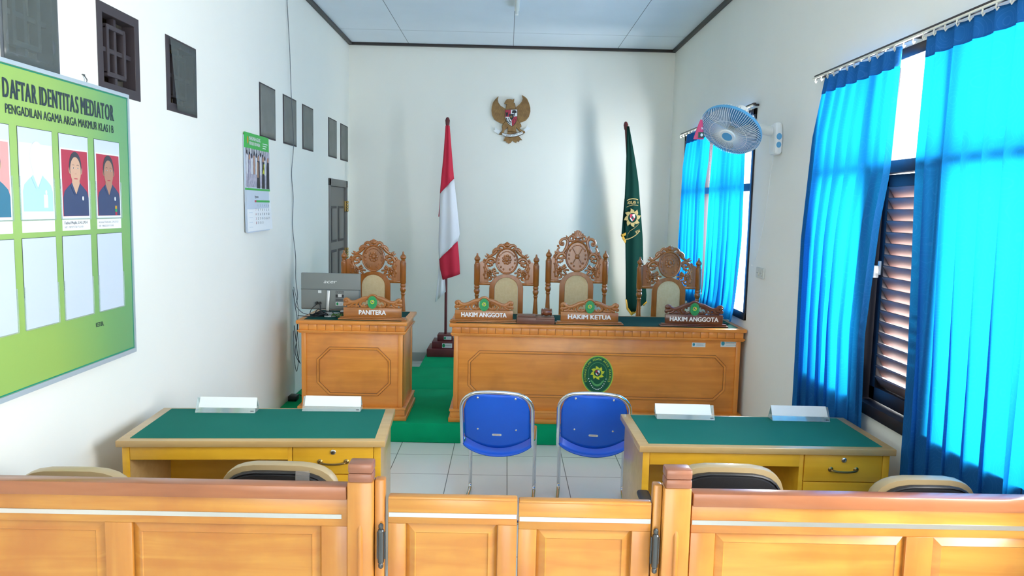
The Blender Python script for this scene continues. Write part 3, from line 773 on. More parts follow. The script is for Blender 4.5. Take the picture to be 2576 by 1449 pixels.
# ------------------------------------------------------------------ carved judge chairs
def judge_chair(label, loc, rz, tall):
    r = thing('judge_chair', label, 'chair', loc, rz, 'carved high backed chairs behind the bench and clerk desk')
    px = .243 if tall else .253
    zt = 1.300 if tall else 1.254          # finial tip
    zm = 1.246 if tall else 1.193          # middle of the medallion
    ru, rv = (.104, .136) if tall else (.098, .116)
    za = zm - rv + .004                     # crown of the arch
    zb = za - .085                          # crossbar
    for s in (-1, 1):
        mb = MB(); z0 = zt - .095
        prof = [(.018, 0), (.024, .02), (.024, .40), (.020, .44), (.024, .46), (.024, .60), (.019, .62), (.026, .68), (.023, .74), (.015, zb - .13), (.015, zb - .115), (.019, zb - .11), (.019, zb - .10), (.016, zb - .095), (.025, zb - .075), (.026, zb - .06), (.020, zb - .045), (.024, zb - .038), (.024, zb - .026), (.020, zb - .02), (.026, zb - .01), (.0265, z0), (.022, z0 + .004), (.022, z0 + .012), (.018, z0 + .015)]
        mb.lathe(prof, 'carved', (s * px, 0, 0), n=14)
        post = mb.finish('post', r)
        mb = MB(); f = zt
        mb.lathe([(.018, f - .080), (.020, f - .074), (.016, f - .068), (.024, f - .058), (.0265, f - .048), (.023, f - .036), (.012, f - .024), (.007, f - .012), (.008, f - .006), (.005, f)], 'carved', (s * px, 0, 0), n=14)
        mb.finish('finial', post)
    # arch frame with crossbar and stiles
    mb = MB(); T = lambda u, v, d: Vector((u, -d, v))
    ho, hi = .146, .100
    n = 16; zc = za - .125
    outer = [(ho, .42)] + [(ho * cos(pi * i / n), zc + .125 * sin(pi * i / n)) for i in range(n + 1)] + [(-ho, .42)]
    inner = [(hi, .42)] + [(hi * cos(pi * i / n), zc + .095 * sin(pi * i / n)) for i in range(n + 1)] + [(-hi, .42)]
    mb.band(outer, inner, -.014, .014, 'carved', T, closed=False)
    for s in (-1, 1): mb.box(s * .196 - .070, s * .196 + .070, -.013, .013, zb - .013, zb + .012, 'carved', .003)
    mb.finish('arch_frame', r, bevel=.003)
    mb = MB(); mb.prism([(u * .985, v) for u, v in inner], -.010, .008, 'ivory', T); mb.finish('back_pad', r)
    # medallion with raised rim and low relief
    mb = MB(); mb.ell(0, zm, ru, rv, -.010, .010, 'carved', T, 40)
    for rr in (.93,): mb.tube([Vector((ru * rr * cos(2 * pi * i / 40), -.010, zm + rv * rr * sin(2 * pi * i / 40))) for i in range(40)], .0085, 'carved', n=8, closed=True)
    if tall:
        for a in (52, 128, 232, 308): mb.tube([(.02 * cos(R(a)), -.012, zm + .02 * sin(R(a))), (.066 * cos(R(a)), -.013, zm + .086 * sin(R(a)))], .0042, 'carved', n=6)
        mb.ball((0, -.012, zm - .003), .021, 'carved', 1, .5, 1, 10)
    else:
        for k in range(9):
            a = 2 * pi * k / 9; mb.ball((.030 * cos(a), -.010, zm + .012 + .034 * sin(a)), .012, 'carved', 1, .45, 1.1, 6)
        mb.ball((0, -.011, zm + .012), .018, 'carved', 1, .5, 1.15, 8)
    for k in range(11):
        a = R(40 + k * 10); mb.ball((ru * .68 * cos(a), -.011, zm + rv * .70 * sin(a)), .0058, 'carved', 1, .7, 1, 5)
    for s in (-1, 1):
        for (u, v) in ((.064, .05), (.071, .012), (.069, -.02), (.028, -.084), (.05, -.06)): mb.ball((s * u, -.010, zm + v * rv / .136), .010, 'carved', .8, .5, 1.2, 5)
    mb.finish('medallion', r)
    # openwork scrolls, one carving on either side
    for side in (-1, 1):
        SIDES[:] = [side]
        mb = MB(); c = 'carved'; S = 1 if tall else .88
        P = lambda pts: [(a, zm + b * S) for a, b in pts]
        if tall:
            stroke(mb, P([(.098, .058), (.088, .098), (.085, .128), (.103, .149), (.132, .142), (.150, .120), (.145, .098), (.124, .095), (.122, .112), (.134, .116)]), .013, .006, c)
            knob(mb, .134, zm + .108, .013, c); knob(mb, .166, zm + .086, .011, c)
            stroke(mb, P([(.102, .060), (.122, .028), (.150, .016), (.170, .034), (.166, .058), (.152, .075)]), .011, .006, c)
            stroke(mb, P([(.156, .006), (.186, .026), (.190, .046)]), .010, .003, c, bulge=True)
            stroke(mb, P([(.150, .020), (.166, .048), (.176, .06)]), .009, .003, c, bulge=True)
            stroke(mb, P([(.078, .140), (.092, .162), (.100, .178)]), .011, .003, c, bulge=True)
            stroke(mb, P([(.030, .140), (.058, .130), (.072, .142), (.066, .166), (.046, .170), (.036, .156), (.048, .150)]), .011, .006, c)
        else:
            stroke(mb, P([(.016, .128), (.044, .150), (.062, .148), (.076, .128), (.066, .108), (.052, .114), (.058, .128)]), .012, .006, c)
            stroke(mb, P([(.070, .108), (.092, .112), (.110, .098), (.116, .080), (.104, .070), (.094, .080)]), .014, .007, c)
            stroke(mb, P([(.086, .100), (.108, .070), (.132, .050), (.152, .040)]), .013, .008, c)
            stroke(mb, P([(.150, .034), (.164, .056), (.180, .066)]), .012, .003, c, bulge=True)
            stroke(mb, P([(.146, .040), (.176, .038), (.190, .050)]), .010, .003, c, bulge=True)
        # lower scroll, flower and leaves, common to both
        stroke(mb, P([(.102, .000), (.118, .018), (.144, .020), (.168, .002), (.180, -.030), (.176, -.064), (.160, -.092)]), .013, .011, c)
        stroke(mb, P([(.104, -.004), (.112, -.018), (.126, -.014), (.126, .000)]), .009, .006, c)
        stroke(mb, P([(.166, -.010), (.150, -.020), (.132, -.022), (.124, -.040), (.138, -.050), (.148, -.038)]), .010, .006, c)
        stroke(mb, P([(.174, -.05), (.152, -.056), (.138, -.064)]), .010, .003, c, bulge=True)
        stroke(mb, P([(.182, .010), (.196, .0), (.200, -.03)]), .010, .006, c); knob(mb, .196, zm - .012 * S, .012, c)
        rosette(mb, .144, zm - .115 * S, .026, c, -.012)
        stroke(mb, P([(.090, -.090), (.108, -.100), (.125, -.112)]), .008, .010, c); stroke(mb, P([(.100, -.072), (.112, -.082), (.128, -.098)]), .007, .007, c)
        stroke(mb, P([(.066, -.122), (.090, -.118), (.118, -.122)]), .006, .009, c)
        stroke(mb, P([(.116, -.128), (.098, -.140), (.094, -.160), (.110, -.166), (.116, -.152)]), .009, .006, c)
        stroke(mb, P([(.150, -.140), (.132, -.160), (.134, -.182), (.150, -.186), (.154, -.172)]), .010, .006, c)
        stroke(mb, P([(.168, -.120), (.158, -.150), (.168, -.178), (.160, -.196)]), .012, .006, c)
        stroke(mb, P([(.190, -.060), (.184, -.10), (.190, -.14), (.184, -.18)]), .012, .008, c)
        for s in SIDES:
            e = s * (px - .022)
            lo = [(e, zb), (e, zm - .015 * S), (s * .190, zm + .0 * S), (s * .176, zm - .06 * S), (s * .160, zm - .10 * S), (s * .172, zm - .15 * S), (s * .150, zm - .185 * S), (s * .158, zb)]
            mb.prism(lo, -.008, .006, c, T)
        for k in range(5): knob(mb, .182 + .012 * (k % 2), zm - (.03 + .036 * k) * S, .009, c, -.007)
        mb.finish('scrollwork', r)
    SIDES[:] = [1, -1]
    mb = MB()
    if tall:
        z0 = zm + rv
        mb.lathe([(.030, z0 - .006), (.024, z0 + .006), (.022, z0 + .018), (.030, z0 + .024)], c, (0, 0, 0), n=14)
        for k in range(7):
            a = R(90 + (k - 3) * 24); L_ = .066 - .004 * abs(k - 3)
            stroke(mb, [(.012 * cos(a), z0 + .022 + .010 * sin(a)), (.034 * cos(a), z0 + .024 + .034 * sin(a)), (L_ * .82 * cos(a), z0 + .022 + L_ * sin(a))], .009, .0105, c, both=False)
        for s in (-1, 1): stroke(mb, [(s * .012, z0 + .020), (s * .034, z0 + .030), (s * .046, z0 + .048), (s * .038, z0 + .056)], .010, .006, c, both=False)
    else:
        z0 = zm + rv
        for k in range(5):
            a = R(90 + (k - 2) * 30); stroke(mb, [(.016 * cos(a), z0 + .0 + .006 * sin(a)), (.050 * cos(a), z0 - .004 + .044 * sin(a))], .012, .011, c, both=False)
        mb.ball((0, -.008, z0 + .018), .020, c, 1.3, .7, .9); mb.ball((0, -.004, z0 + .036), .012, c)
    mb.finish('crest', r)
    # seat, seat rails, arms, front legs (mostly behind the bench); the seat faces the room
    mb = MB(); mb.box(-.245, .245, -.47, .0, .375, .43, 'carved', .006); mb.finish('seat_rail', r)
    mb = MB(); mb.box(-.225, .225, -.455, -.02, .43, .475, 'ivory', .02, seg=3); mb.finish('seat_pad', r)
    for s in (-1, 1):
        mb = MB(); mb.lathe([(.018, 0), (.026, .03), (.016, .07), (.026, .15), (.020, .25), (.027, .33), (.027, .38)], 'carved', (s * .222, -.44, 0), n=12); mb.finish('leg', r)
        mb = MB(); mb.tube(smooth_path([(s * .240, -.01, .66), (s * .245, -.15, .665), (s * .250, -.30, .645), (s * .250, -.36, .62)]), .018, 'carved', n=8)
        mb.tube([(s * .240, -.34, .42), (s * .250, -.34, .54), (s * .250, -.34, .632)], .015, 'carved', n=8); mb.finish('armrest', r)
    return r
CY = 6.46
judge_chair('tallest carved judge chair with shell crest behind the HAKIM KETUA plaque', (.612, CY, .155), R(-1), True)
_jc = judge_chair('carved chair behind the bench, nearest the red and white flag', (.010, CY, .155), R(-1), False)
dup(_jc, (1.407, CY, .155), R(1), 'carved chair behind the bench, beside the far window curtains')
dup(_jc, (-1.130, CY, .155), 0, 'carved chair behind the clerk desk, half hidden by the monitor')

# ------------------------------------------------------------------ name plaques
def plaque(label, x, text, wood_, lw, y=5.75):
    r = thing('name_plaque', label, 'nameplate', (x, y, .9225), R(0), 'carved name plaques')
    mb = MB(); mb.box(-.262, .262, -.028, .038, 0, .012, wood_, .004); mb.box(-.250, .250, -.020, .032, .012, .022, wood_, .005); mb.finish('base', r)
    mb = MB(); mb.box(-.222, .222, -.010, .018, .022, .094, wood_, .003); mb.finish('board', r)
    mb = MB(); T = lambda u, v, d: Vector((u, -.0105 - d, v)); mb.text(text, 0, .042, .033, 'white', T, 0, .0015, bold=.07, width=lw); mb.finish('lettering', r, label='white capital letters')
    mb = MB(); y0 = .004; W = wood_
    # dragon shaped scrolls, head outwards
    stroke(mb, [(.040, .168), (.075, .160), (.105, .146), (.135, .134), (.160, .132)], .014, .012, W, y0)
    stroke(mb, [(.160, .132), (.180, .140), (.198, .156), (.214, .150), (.210, .136), (.196, .136)], .013, .008, W, y0)
    stroke(mb, [(.172, .128), (.196, .120), (.214, .122), (.218, .110), (.204, .104)], .011, .006, W, y0)
    knob(mb, .206, .144, .012, W, y0 - .006); stroke(mb, [(.176, .14), (.184, .156), (.196, .166)], .009, .003, W, y0, bulge=True)
    stroke(mb, [(.150, .130), (.160, .114), (.178, .104), (.196, .102)], .011, .007, W, y0)
    stroke(mb, [(.044, .172), (.062, .166), (.066, .148), (.052, .140)], .010, .006, W, y0)
    stroke(mb, [(.060, .156), (.086, .140), (.096, .118), (.082, .102), (.066, .106), (.070, .120)], .010, .006, W, y0)
    stroke(mb, [(.110, .140), (.124, .120), (.118, .104), (.104, .104)], .010, .006, W, y0)
    stroke(mb, [(.036, .110), (.052, .102), (.066, .098)], .010, .008, W, y0); stroke(mb, [(.122, .100), (.145, .104), (.168, .098)], .008, .006, W, y0)
    stroke(mb, [(-.040, .168), (-.02, .184), (0, .190), (.02, .184), (.040, .168)], .009, .009, W, y0, both=False)
    mb.box(-.034, .034, y0 - .006, y0 + .008, .092, .18, W, .004)
    mb.finish('carved_scroll', r)
    mb = MB(); court_oval(mb, lambda u, v, d: Vector((u, -.014 - d, .136 + v)), .036, .049, False, 'emgreen2', 'emline', 'emline', 'paper'); mb.finish('emblem', r, label='small green oval emblem')
    return r
plaque('carved name plaque reading PANITERA on the clerk desk', -1.012, 'PANITERA', 'plaque', .205)
plaque('carved HAKIM ANGGOTA plaque on the bench, beside the gavel block', -.158, 'HAKIM ANGGOTA', 'plaque', .345)
plaque('carved HAKIM KETUA plaque in the middle of the bench', .653, 'HAKIM KETUA', 'plaque', .33)
plaque('darker HAKIM ANGGOTA plaque on the bench, nearest the window curtain', 1.458, 'HAKIM ANGGOTA', 'plaquedark', .372)

# gavel and its block
r = thing('gavel_block', 'low brown wooden gavel block on the bench between two plaques', 'gavel block', (.239, 5.755, .9225))
mb = MB(); mb.box(-.145, .145, -.05, .085, 0, .050, 'block', .003); mb.finish('body', r)
mb = MB(); mb.box(-.138, .0, -.03, .078, .050, .062, 'block', .003); mb.finish('raised_plate', r)
mb = MB(); mb.box(.0, .14, -.0505, .08, .035, .051, 'block', .002); mb.finish('inset_plate', r)
g = thing('gavel', 'small dark polished wooden gavel resting on its block', 'gavel', (.325, 5.80, .9735))
mb = MB(); mb.lathe([(.020, -.042), (.029, -.038), (.029, -.030), (.022, -.026), (.027, -.012), (.030, 0), (.027, .012), (.022, .026), (.029, .030), (.029, .038), (.020, .042)], 'gavelwood', (0, 0, .030), 'X', 18); mb.finish('head', g)
mb = MB(); mb.lathe([(.006, .02), (.008, .05), (.006, .08), (.010, .14), (.011, .19), (.007, .205)], 'gavelwood', (0, 0, .030), 'Y', 10); mb.finish('handle', g)

# ------------------------------------------------------------------ monitor and its clutter on the clerk's desk
r = thing('computer_monitor', 'grey flat monitor seen from behind on the clerk desk', 'monitor', (-1.372, 5.93, .9225), R(-1))
mb = MB(); mb.box(-.234, .234, -.012, .016, .048, .336, 'mon', .005); mb.box(-.232, .232, .016, .022, .052, .332, 'black', .002); mb.finish('panel', r)
mb = MB(); mb.box(-.229, .229, -.030, -.010, .056, .208, 'mon', .008); mb.box(-.234, .234, -.0135, -.0118, .206, .210, 'mondark'); mb.finish('rear_housing', r)
mb = MB(); mb.text('acer', -.002, .258, .028, 'silverlogo', lambda u, v, d: Vector((u, -.0125 - d, v)), 0, .001, bold=.012, shear=.25, width=.104); mb.finish('logo', r, label='silver lettering')
mb = MB(); mx = Matrix.Translation((-.018, -.04, 0)) @ Matrix.Rotation(R(3), 4, 'Y')
mb.box(-.012, .012, -.012, .006, .0, .205, 'silver', .005, mtx=mx); mb.box(-.013, .013, -.014, .008, .036, .046, 'black', .002, mtx=mx); mb.finish('stand', r)
mb = MB(); mb.prism([(-.10, .12), (-.03, -.09), (.0, -.095), (.16, .0), (.15, .12)], .001, .009, 'silver', lambda u, v, d: Vector((u, v, d))); mb.finish('base', r)
mb = MB(); T = lambda u, v, d: Vector((u, -.0305 - d, v))
mb.rect(-.094, -.068, .180, .202, 0, .001, 'sticker', T); mb.finish('sticker', r)
mb = MB()
for k in range(4): mb.rect(.044 + .017 * k, .058 + .017 * k, .181, .200, 0, .001, 'mondark', T); mb.rect(.047 + .017 * k, .055 + .017 * k, .186, .195, .001, .0014, 'mon', T)
mb.rect(.044, .108, .148, .172, 0, .001, 'black', T); mb.rect(.062, .092, .151, .176, .001, .0015, 'steel', T); mb.rect(.044, .100, .120, .139, 0, .001, 'mondark', T)
mb.finish('printed_label', r)
mb = MB(); mb.rect(.044, .104, .084, .112, 0, .001, 'sticker', T); mb.ell(.058, .098, .009, .011, .001, .0015, 'emgreen2', T, 14); mb.rect(.072, .098, .100, .102, .001, .0015, 'ink', T); mb.rect(.072, .094, .092, .094, .001, .0015, 'ink', T); mb.finish('sticker', r)
mb = MB()
for x in (-.110, -.085): mb.box(x, x + .017, -.052, -.030, .092, .110, 'black', .002); mb.box(x + .003, x + .014, -.06, -.03, .110, .114, 'black')
mb.finish('plug', r)
rn = random.Random(4)
mb = MB()
def loose(*p, rad=.0032, m='cable'): mb.tube(smooth_path(p, 6), rad, m, n=6)
Zd = .9265
loose((-1.47, 5.868, 1.018), (-1.50, 5.83, .985), (-1.515, 5.84, .94), (-1.49, 5.86, Zd), (-1.42, 5.88, Zd))
loose((-1.445, 5.868, 1.018), (-1.435, 5.84, .975), (-1.44, 5.83, .94), (-1.47, 5.81, Zd), (-1.53, 5.83, Zd), (-1.60, 5.80, .935))
loose((-1.44, 5.868, 1.01), (-1.425, 5.83, .96), (-1.40, 5.82, .95), (-1.385, 5.85, .935), (-1.37, 5.90, Zd))
for k in range(7):
    x = -1.47 + rn.uniform(-.04, .06)
    loose((x, 5.87, Zd + .01 * (k % 3)), (x + .04, 5.83 + .01 * k, .945 + .012 * (k % 4)), (x + .09, 5.86, .94), (x + .05, 5.90, Zd + .004), (x - .03, 5.88 + .005 * k, .933), rad=.0036)
tag(mb.finish('cable_bundle'), 'tangle of black computer cables beside the monitor stand', 'cables')
mb = MB()
for k in range(9):
    x = -1.345 + .011 * k; mb.tube([Vector((x + .006 * cos(a), 5.86 + .018 * sin(a), .9365 + .011 * cos(a + k))) for a in [2 * pi * i / 10 for i in range(10)]], .003, 'lime', n=5, closed=True)
tag(mb.finish('coiled_cord'), 'small coil of green cord on the clerk desk under the monitor', 'cord')
t = thing('document_stack', 'dark flat tray and papers on the clerk desk beneath the monitor', 'papers', (-1.22, 5.98, .9255))
mb = MB(); mb.box(-.085, .10, -.05, .09, 0, .026, 'black', .003); mb.finish('tray', t)
mb = MB(); mb.box(-.08, .095, -.045, .085, .026, .036, 'paper'); mb.finish('paper', t)
# power adapter on the carpet by the wall and thin wire running down the left wall
t = thing('power_adapter', 'small black power adapter on the carpet against the left wall', 'adapter', (-1.755, 6.22, .155))
mb = MB(); mb.box(-.035, .035, -.05, .05, 0, .045, 'black', .006); mb.finish('body', t)
mb = MB(); mb.tube(smooth_path([(.0, .05, .03), (.03, .10, .02), (.06, .06, .006), (.09, -.05, .005), (.12, -.02, .03)]), .003, 'cable', n=6); mb.finish('lead', t)
mb = MB()
def onwall(y, z, d=.004): return (XL + d, y, z)
mb.tube(smooth_path([onwall(6.27, 3.57), onwall(6.27, 3.40, .01), onwall(6.30, 3.0, .02), onwall(6.33, 2.675, .02), onwall(6.35, 2.3, .03), onwall(6.37, 2.05, .006), onwall(6.39, 1.85, .012), onwall(6.38, 1.6, .008), onwall(6.42, 1.35, .02), onwall(6.42, 1.16, .02), onwall(6.33, 1.02, .06), (-1.72, 6.18, .97), (-1.66, 6.05, .95), (-1.60, 5.95, .935), (-1.55, 5.92, .928)], 6), .0032, 'wire', n=6)
mb.tube(smooth_path([onwall(6.30, 1.08, .03), onwall(6.25, .95, .06), onwall(6.2, .85, .09), onwall(6.15, .70, .10), onwall(6.1, .58, .10), (-1.66, 6.08, .50), (-1.69, 6.12, .55), (-1.67, 6.0, .70), (-1.655, 5.9, .84)], 6), .003, 'cable', n=6)
mb.tube(smooth_path([onwall(6.32, 1.10, .03), onwall(6.2, .93, .10), onwall(6.1, .75, .12), (-1.66, 6.05, .60), (-1.655, 5.96, .46), (-1.665, 5.93, .58), (-1.66, 5.9, .80)], 6), .0022, 'cable', n=6)
tag(mb.finish('hanging_wire'), 'thin black wire running from the ceiling down the left wall to the monitor', 'wire')

# ------------------------------------------------------------------ flags on their stands
def flagpole(label, base, top, tiers, labels):
    b = Vector(base); tp = Vector(top)
    r = thing('flagpole', label, 'flagpole', base, 0, 'flagpoles by the back wall')
    mb = MB(); z = 0
    for hw, h in tiers: mb.box(-hw, hw, -hw, hw, z, z + h, 'maroon', .004); z += h
    mb.finish('stepped_base', r)
    d = tp - b
    mb = MB(); mb.tube([Vector((0, 0, z)), d * .5 + Vector((0, 0, 0)), d], .0155, 'maroon', n=12); mb.finish('pole', r)
    mb = MB(); up = d.normalized()
    mb.tube([d - up * .004, d + up * .012, d + up * .016, d + up * .05, d + up * .075, d + up * .085], [.017, .023, .022, .026, .018, .008], 'maroon', n=12); mb.finish('finial', r)
    for (x, zz, hw, hh) in labels:
        mb = MB(); T = lambda u, v, dd: Vector((x + u, -dd, zz + v))
        yy = -[hw_ for hw_, h_ in tiers][0]
        T = (lambda x, zz, yf: (lambda u, v, dd: Vector((x + u, yf - dd, zz + v))))(x, zz, hw)
        mb.rect(-hh[0], hh[0], -hh[1], hh[1], .0, .001, 'sticker', T); mb.ell(-hh[0] * .7, 0, hh[1] * .6, hh[1] * .8, .001, .0015, 'emgreen2', T, 12); mb.rect(-hh[0] * .35, hh[0] * .8, -.002, .002, .001, .0015, 'ink', T); mb.finish('sticker', r)
    return r
FY = 8.36
flagpole('maroon pole of the red and white flag on a stepped wooden base', (-.655, FY, .155), (-.664, FY, 2.68), [(.19, .085), (.14, .075), (.085, .07)], [(.03, .120, -.141, (.055, .026)), (.03, .195, -.0855, (.042, .018))])
flagpole('leaning dark pole of the green flag behind the bench', (1.535, FY + .02, .155), (1.285, FY + .02, 2.68), [(.15, .07), (.10, .06)], [])

def patch_flag(mb, rows, m, bulge=.03, fold=.010, nseg=14, Y=FY, ph=0.0):
    """rows: list of (left pixel, right pixel); cloth hanging in soft folds in front of the pole"""
    R_ = []
    for j, (l, q) in enumerate(rows):
        a = at(l[0], l[1], Y - .03); b = at(q[0], q[1], Y - .03); row = []
        for i in range(nseg + 1):
            s = i / nseg; p = a.lerp(b, s)
            p.y += -bulge * sin(pi * s) - fold * sin(2 * pi * s * 1.6 + ph + j * .15)
            row.append(p)
        R_.append(row)
    mb.vgrid(R_, m)
def interp_rows(l, q, n):
    """n+1 rows between the outlines l (left) and q (right), each a list of pixels from top to bottom"""
    def walk(pts, t):
        L = [((pts[i + 1][0] - pts[i][0]) ** 2 + (pts[i + 1][1] - pts[i][1]) ** 2) ** .5 for i in range(len(pts) - 1)]
        d = t * sum(L)
        for i, e in enumerate(L):
            if d <= e or i == len(L) - 1:
                f = d / e; return (pts[i][0] + (pts[i + 1][0] - pts[i][0]) * f, pts[i][1] + (pts[i + 1][1] - pts[i][1]) * f)
            d -= e
    return [(walk(l, k / n), walk(q, k / n)) for k in range(n + 1)]
mb = MB()
patch_flag(mb, interp_rows([(1121, 316), (1116, 390), (1110, 450), (1107, 487)], [(1131, 316), (1136, 380), (1142, 450)], 8), 'flagred')
patch_flag(mb, interp_rows([(1107, 487), (1105, 560), (1103, 620), (1105, 652)], [(1142, 450), (1150, 520), (1157, 595), (1151, 607)], 8), 'flagwhite')
patch_flag(mb, interp_rows([(1105, 652), (1108, 680), (1114, 704)], [(1151, 607), (1155, 650), (1157, 690)], 6), 'flagred')
bmesh.ops.remove_doubles(mb.bm, verts=mb.bm.verts[:], dist=.002)
f = thing('flag', 'red and white flag hanging in folds from the left pole', 'flag', (-.66, FY, .8), 0, 'flags by the back wall')
fl = mb.finish('front_fold', f, recalc=False, solid=.003); fl.location = (.66, -FY, -.8)
mb = MB(); patch_flag(mb, interp_rows([(1113, 500), (1109, 600), (1104, 660), (1102, 700), (1095, 760)], [(1118, 500), (1118, 600), (1119, 700), (1121, 734)], 10), 'flagwhite', .006, .008, 10, FY + .012, 1.0)
fl = mb.finish('rear_fold', f, recalc=False, solid=.003); fl.location = (.66, -FY, -.8)
mb = MB(); patch_flag(mb, interp_rows([(1107, 486), (1105, 520), (1103, 545)], [(1109, 484), (1107, 520), (1105, 545)], 4), 'flagred', .002, .0, 4, FY + .008, 1.0)
fl = mb.finish('red_edge', f, recalc=False, solid=.003); fl.location = (.66, -FY, -.8)

f = thing('flag', 'dark green court flag with gold fringe hanging from the leaning pole', 'flag', (1.3, FY, .7), 0, 'flags by the back wall')
GL = [(1577, 318), (1576, 380), (1573, 460), (1570, 520), (1573, 612), (1574, 690), (1574, 750), (1577, 776), (1589, 789)]
GR = [(1583, 318), (1597, 395), (1606, 455), (1611, 520), (1617, 600), (1618, 660), (1624, 710), (1627, 757), (1612, 771)]
gy = FY - .03
mb = MB(); patch_flag(mb, interp_rows(GL, GR, 26), 'flaggreen', .02, .006, 14, FY, .3)
patch_flag(mb, interp_rows([(1571, 500), (1567, 545), (1563, 590)], [(1575, 500), (1574, 560), (1574, 606)], 6), 'flaggreen', .002, .002, 6, FY + .008)
x = mb.finish('cloth', f, recalc=False, solid=.003); x.location = (-1.3, -FY, -.7)
mb = MB()
def fringe(pts, w=(2, 4)):
    patch_flag(mb, [((a, b), (a + w[0], b + w[1])) for a, b in pts], 'gold', .0, .0, 2, FY - .018)
mb_pts = [(1562, 591), (1567, 600), (1573, 611)]
patch_flag(mb, [((1562, 590), (1574, 585)), ((1563, 596), (1574, 592))], 'gold', .0, .0, 4, FY - .02)
patch_flag(mb, [((1562, 592), (1569, 594)), ((1566, 602), (1573, 602)), ((1573, 613), (1575, 605))], 'gold', .0, .0, 4, FY - .02)
patch_flag(mb, [((1573, 752), (1577, 754)), ((1576, 778), (1580, 774)), ((1588, 794), (1589, 786))], 'gold', .0, .0, 4, FY - .012)
patch_flag(mb, [((1588, 794), (1589, 786)), ((1600, 786), (1600, 778)), ((1613, 776), (1611, 769))], 'gold', .0, .0, 4, FY - .012)
patch_flag(mb, [((1617, 766), (1627, 757)), ((1619, 770), (1628, 761))], 'gold', .0, .0, 4, FY - .01)
x = mb.finish('fringe', f, recalc=False, solid=.004); x.location = (-1.3, -FY, -.7)
mb = MB(); c0 = at(1591, 548, FY - .062)
TF = lambda u, v, d: Vector((c0.x + u * .9 + .02 * v, c0.y - d + .10 * abs(u) ** 1.2 , c0.z + v))
sun(mb, TF, 0, 0, .062, .001, 'goldthread', 'flaggreen')
k = FY / FPX
def arcband(pts, wd): mb.band([(u, v + wd) for u, v in pts], [(u, v) for u, v in pts], .001, .0016, 'goldthread', TF, closed=False)
arcband([(-.078, .182), (-.05, .196), (-.01, .203), (.03, .200), (.056, .192)], .010)
arcband([(-.078, .112), (-.045, .128), (.0, .138), (.04, .136), (.062, .133)], .005)
arcband([(-.072, -.243), (-.03, -.236), (.02, -.214), (.06, -.188), (.087, -.164)], .010)
arcband([(-.05, -.22), (-.044, -.18), (-.02, -.145), (.03, -.115), (.07, -.08), (.084, -.062)], .005)
mb.text('ADILAN', -.02, .150, .033, 'goldthread', TF, 0, .0016, bold=.03, width=.10, rot=.06); mb.text('A', .056, .158, .024, 'goldthread', TF, 0, .0016, bold=.03, sx=.7)
mb.text('MUR', .066, -.135, .030, 'goldthread', TF, 0, .0016, bold=.03, width=.055, rot=R(205))
x = mb.finish('embroidered_emblem', f); x.location = (-1.3, -FY, -.7)

# ------------------------------------------------------------------ eagle emblem on the back wall (outline units: 1/1000 of the crop)
r = thing('eagle_emblem', 'bronze eagle emblem with shield and ribbon high on the back wall', 'emblem', (.028, YB, 2.80))
ks = YB / FPX / 8.05
def EG(u, v, d): return Vector(((u - 715) * ks - .0, -d, (750 - v) * ks))
def eg(name, polys, d0, d1, m, bev=.005, lines=(), lm='bronzedark'):
    mb = MB()
    for p in polys: mb.prism(p, d0, d1, m, EG)
    for l in lines: mb.tube([EG(a, b, d1 + .0004) for a, b in l], .0009, lm, n=5)
    return mb.finish(name, r, bevel=bev)
lw = [(455, 315), (440, 380), (455, 440), (500, 500), (560, 535), (600, 560), (620, 700), (590, 800), (560, 850), (510, 840), (440, 810), (380, 770), (335, 690), (320, 600), (325, 520), (345, 440), (390, 375)]
rw = [(915, 282), (935, 350), (915, 410), (870, 465), (800, 525), (810, 640), (850, 760), (880, 822), (940, 805), (1010, 770), (1065, 700), (1092, 600), (1088, 520), (1060, 430), (1020, 350), (970, 310)]
def feathers(o, i, n):
    W_ = lambda pts, t: (lambda x: (pts[int(x)][0] + (pts[min(int(x) + 1, len(pts) - 1)][0] - pts[int(x)][0]) * (x % 1), pts[int(x)][1] + (pts[min(int(x) + 1, len(pts) - 1)][1] - pts[int(x)][1]) * (x % 1)))(t * (len(pts) - 1) * .9999)
    return [[(W_(o, t / 10)[0] * (1 - k / n) + W_(i, t / 10)[0] * k / n, W_(o, t / 10)[1] * (1 - k / n) + W_(i, t / 10)[1] * k / n) for t in range(2, 10)] for k in range(1, n)]
eg('wing', [lw], .002, .022, 'bronze', .006, feathers([(455, 315), (390, 375), (345, 440), (320, 600), (335, 690), (380, 770), (510, 840)], [(455, 315), (440, 380), (455, 440), (500, 500), (580, 560), (610, 700), (570, 840)], 8))
eg('wing', [rw], .002, .022, 'bronze', .006, feathers([(915, 282), (970, 310), (1060, 430), (1092, 600), (1065, 700), (1010, 770), (880, 822)], [(915, 282), (935, 350), (915, 410), (870, 465), (810, 540), (815, 660), (850, 780)], 8))
eg('tail', [[(650, 920), (800, 920), (850, 1060), (900, 1110), (945, 1160), (895, 1160), (880, 1195), (840, 1185), (825, 1218), (780, 1200), (750, 1170), (715, 1220), (670, 1235), (650, 1215), (630, 1215), (620, 1185), (570, 1185), (600, 1110), (640, 1050)]], .002, .016, 'bronze', .004, [[(600 + 45 * i, 1180), (650 + 25 * i, 1100)] for i in range(7)])
eg('body', [[(610, 480), (640, 455), (660, 420), (700, 400), (780, 440), (795, 500), (800, 560), (860, 800), (915, 850), (925, 905), (880, 920), (940, 970), (995, 985), (1000, 1020), (960, 1030), (880, 990), (820, 920), (800, 1000), (650, 1000), (650, 920), (590, 970), (575, 1020), (540, 1060), (490, 1075), (490, 1035), (530, 1000), (545, 960), (530, 910), (550, 850), (600, 800), (600, 560)]], .004, .032, 'bronze', .007)
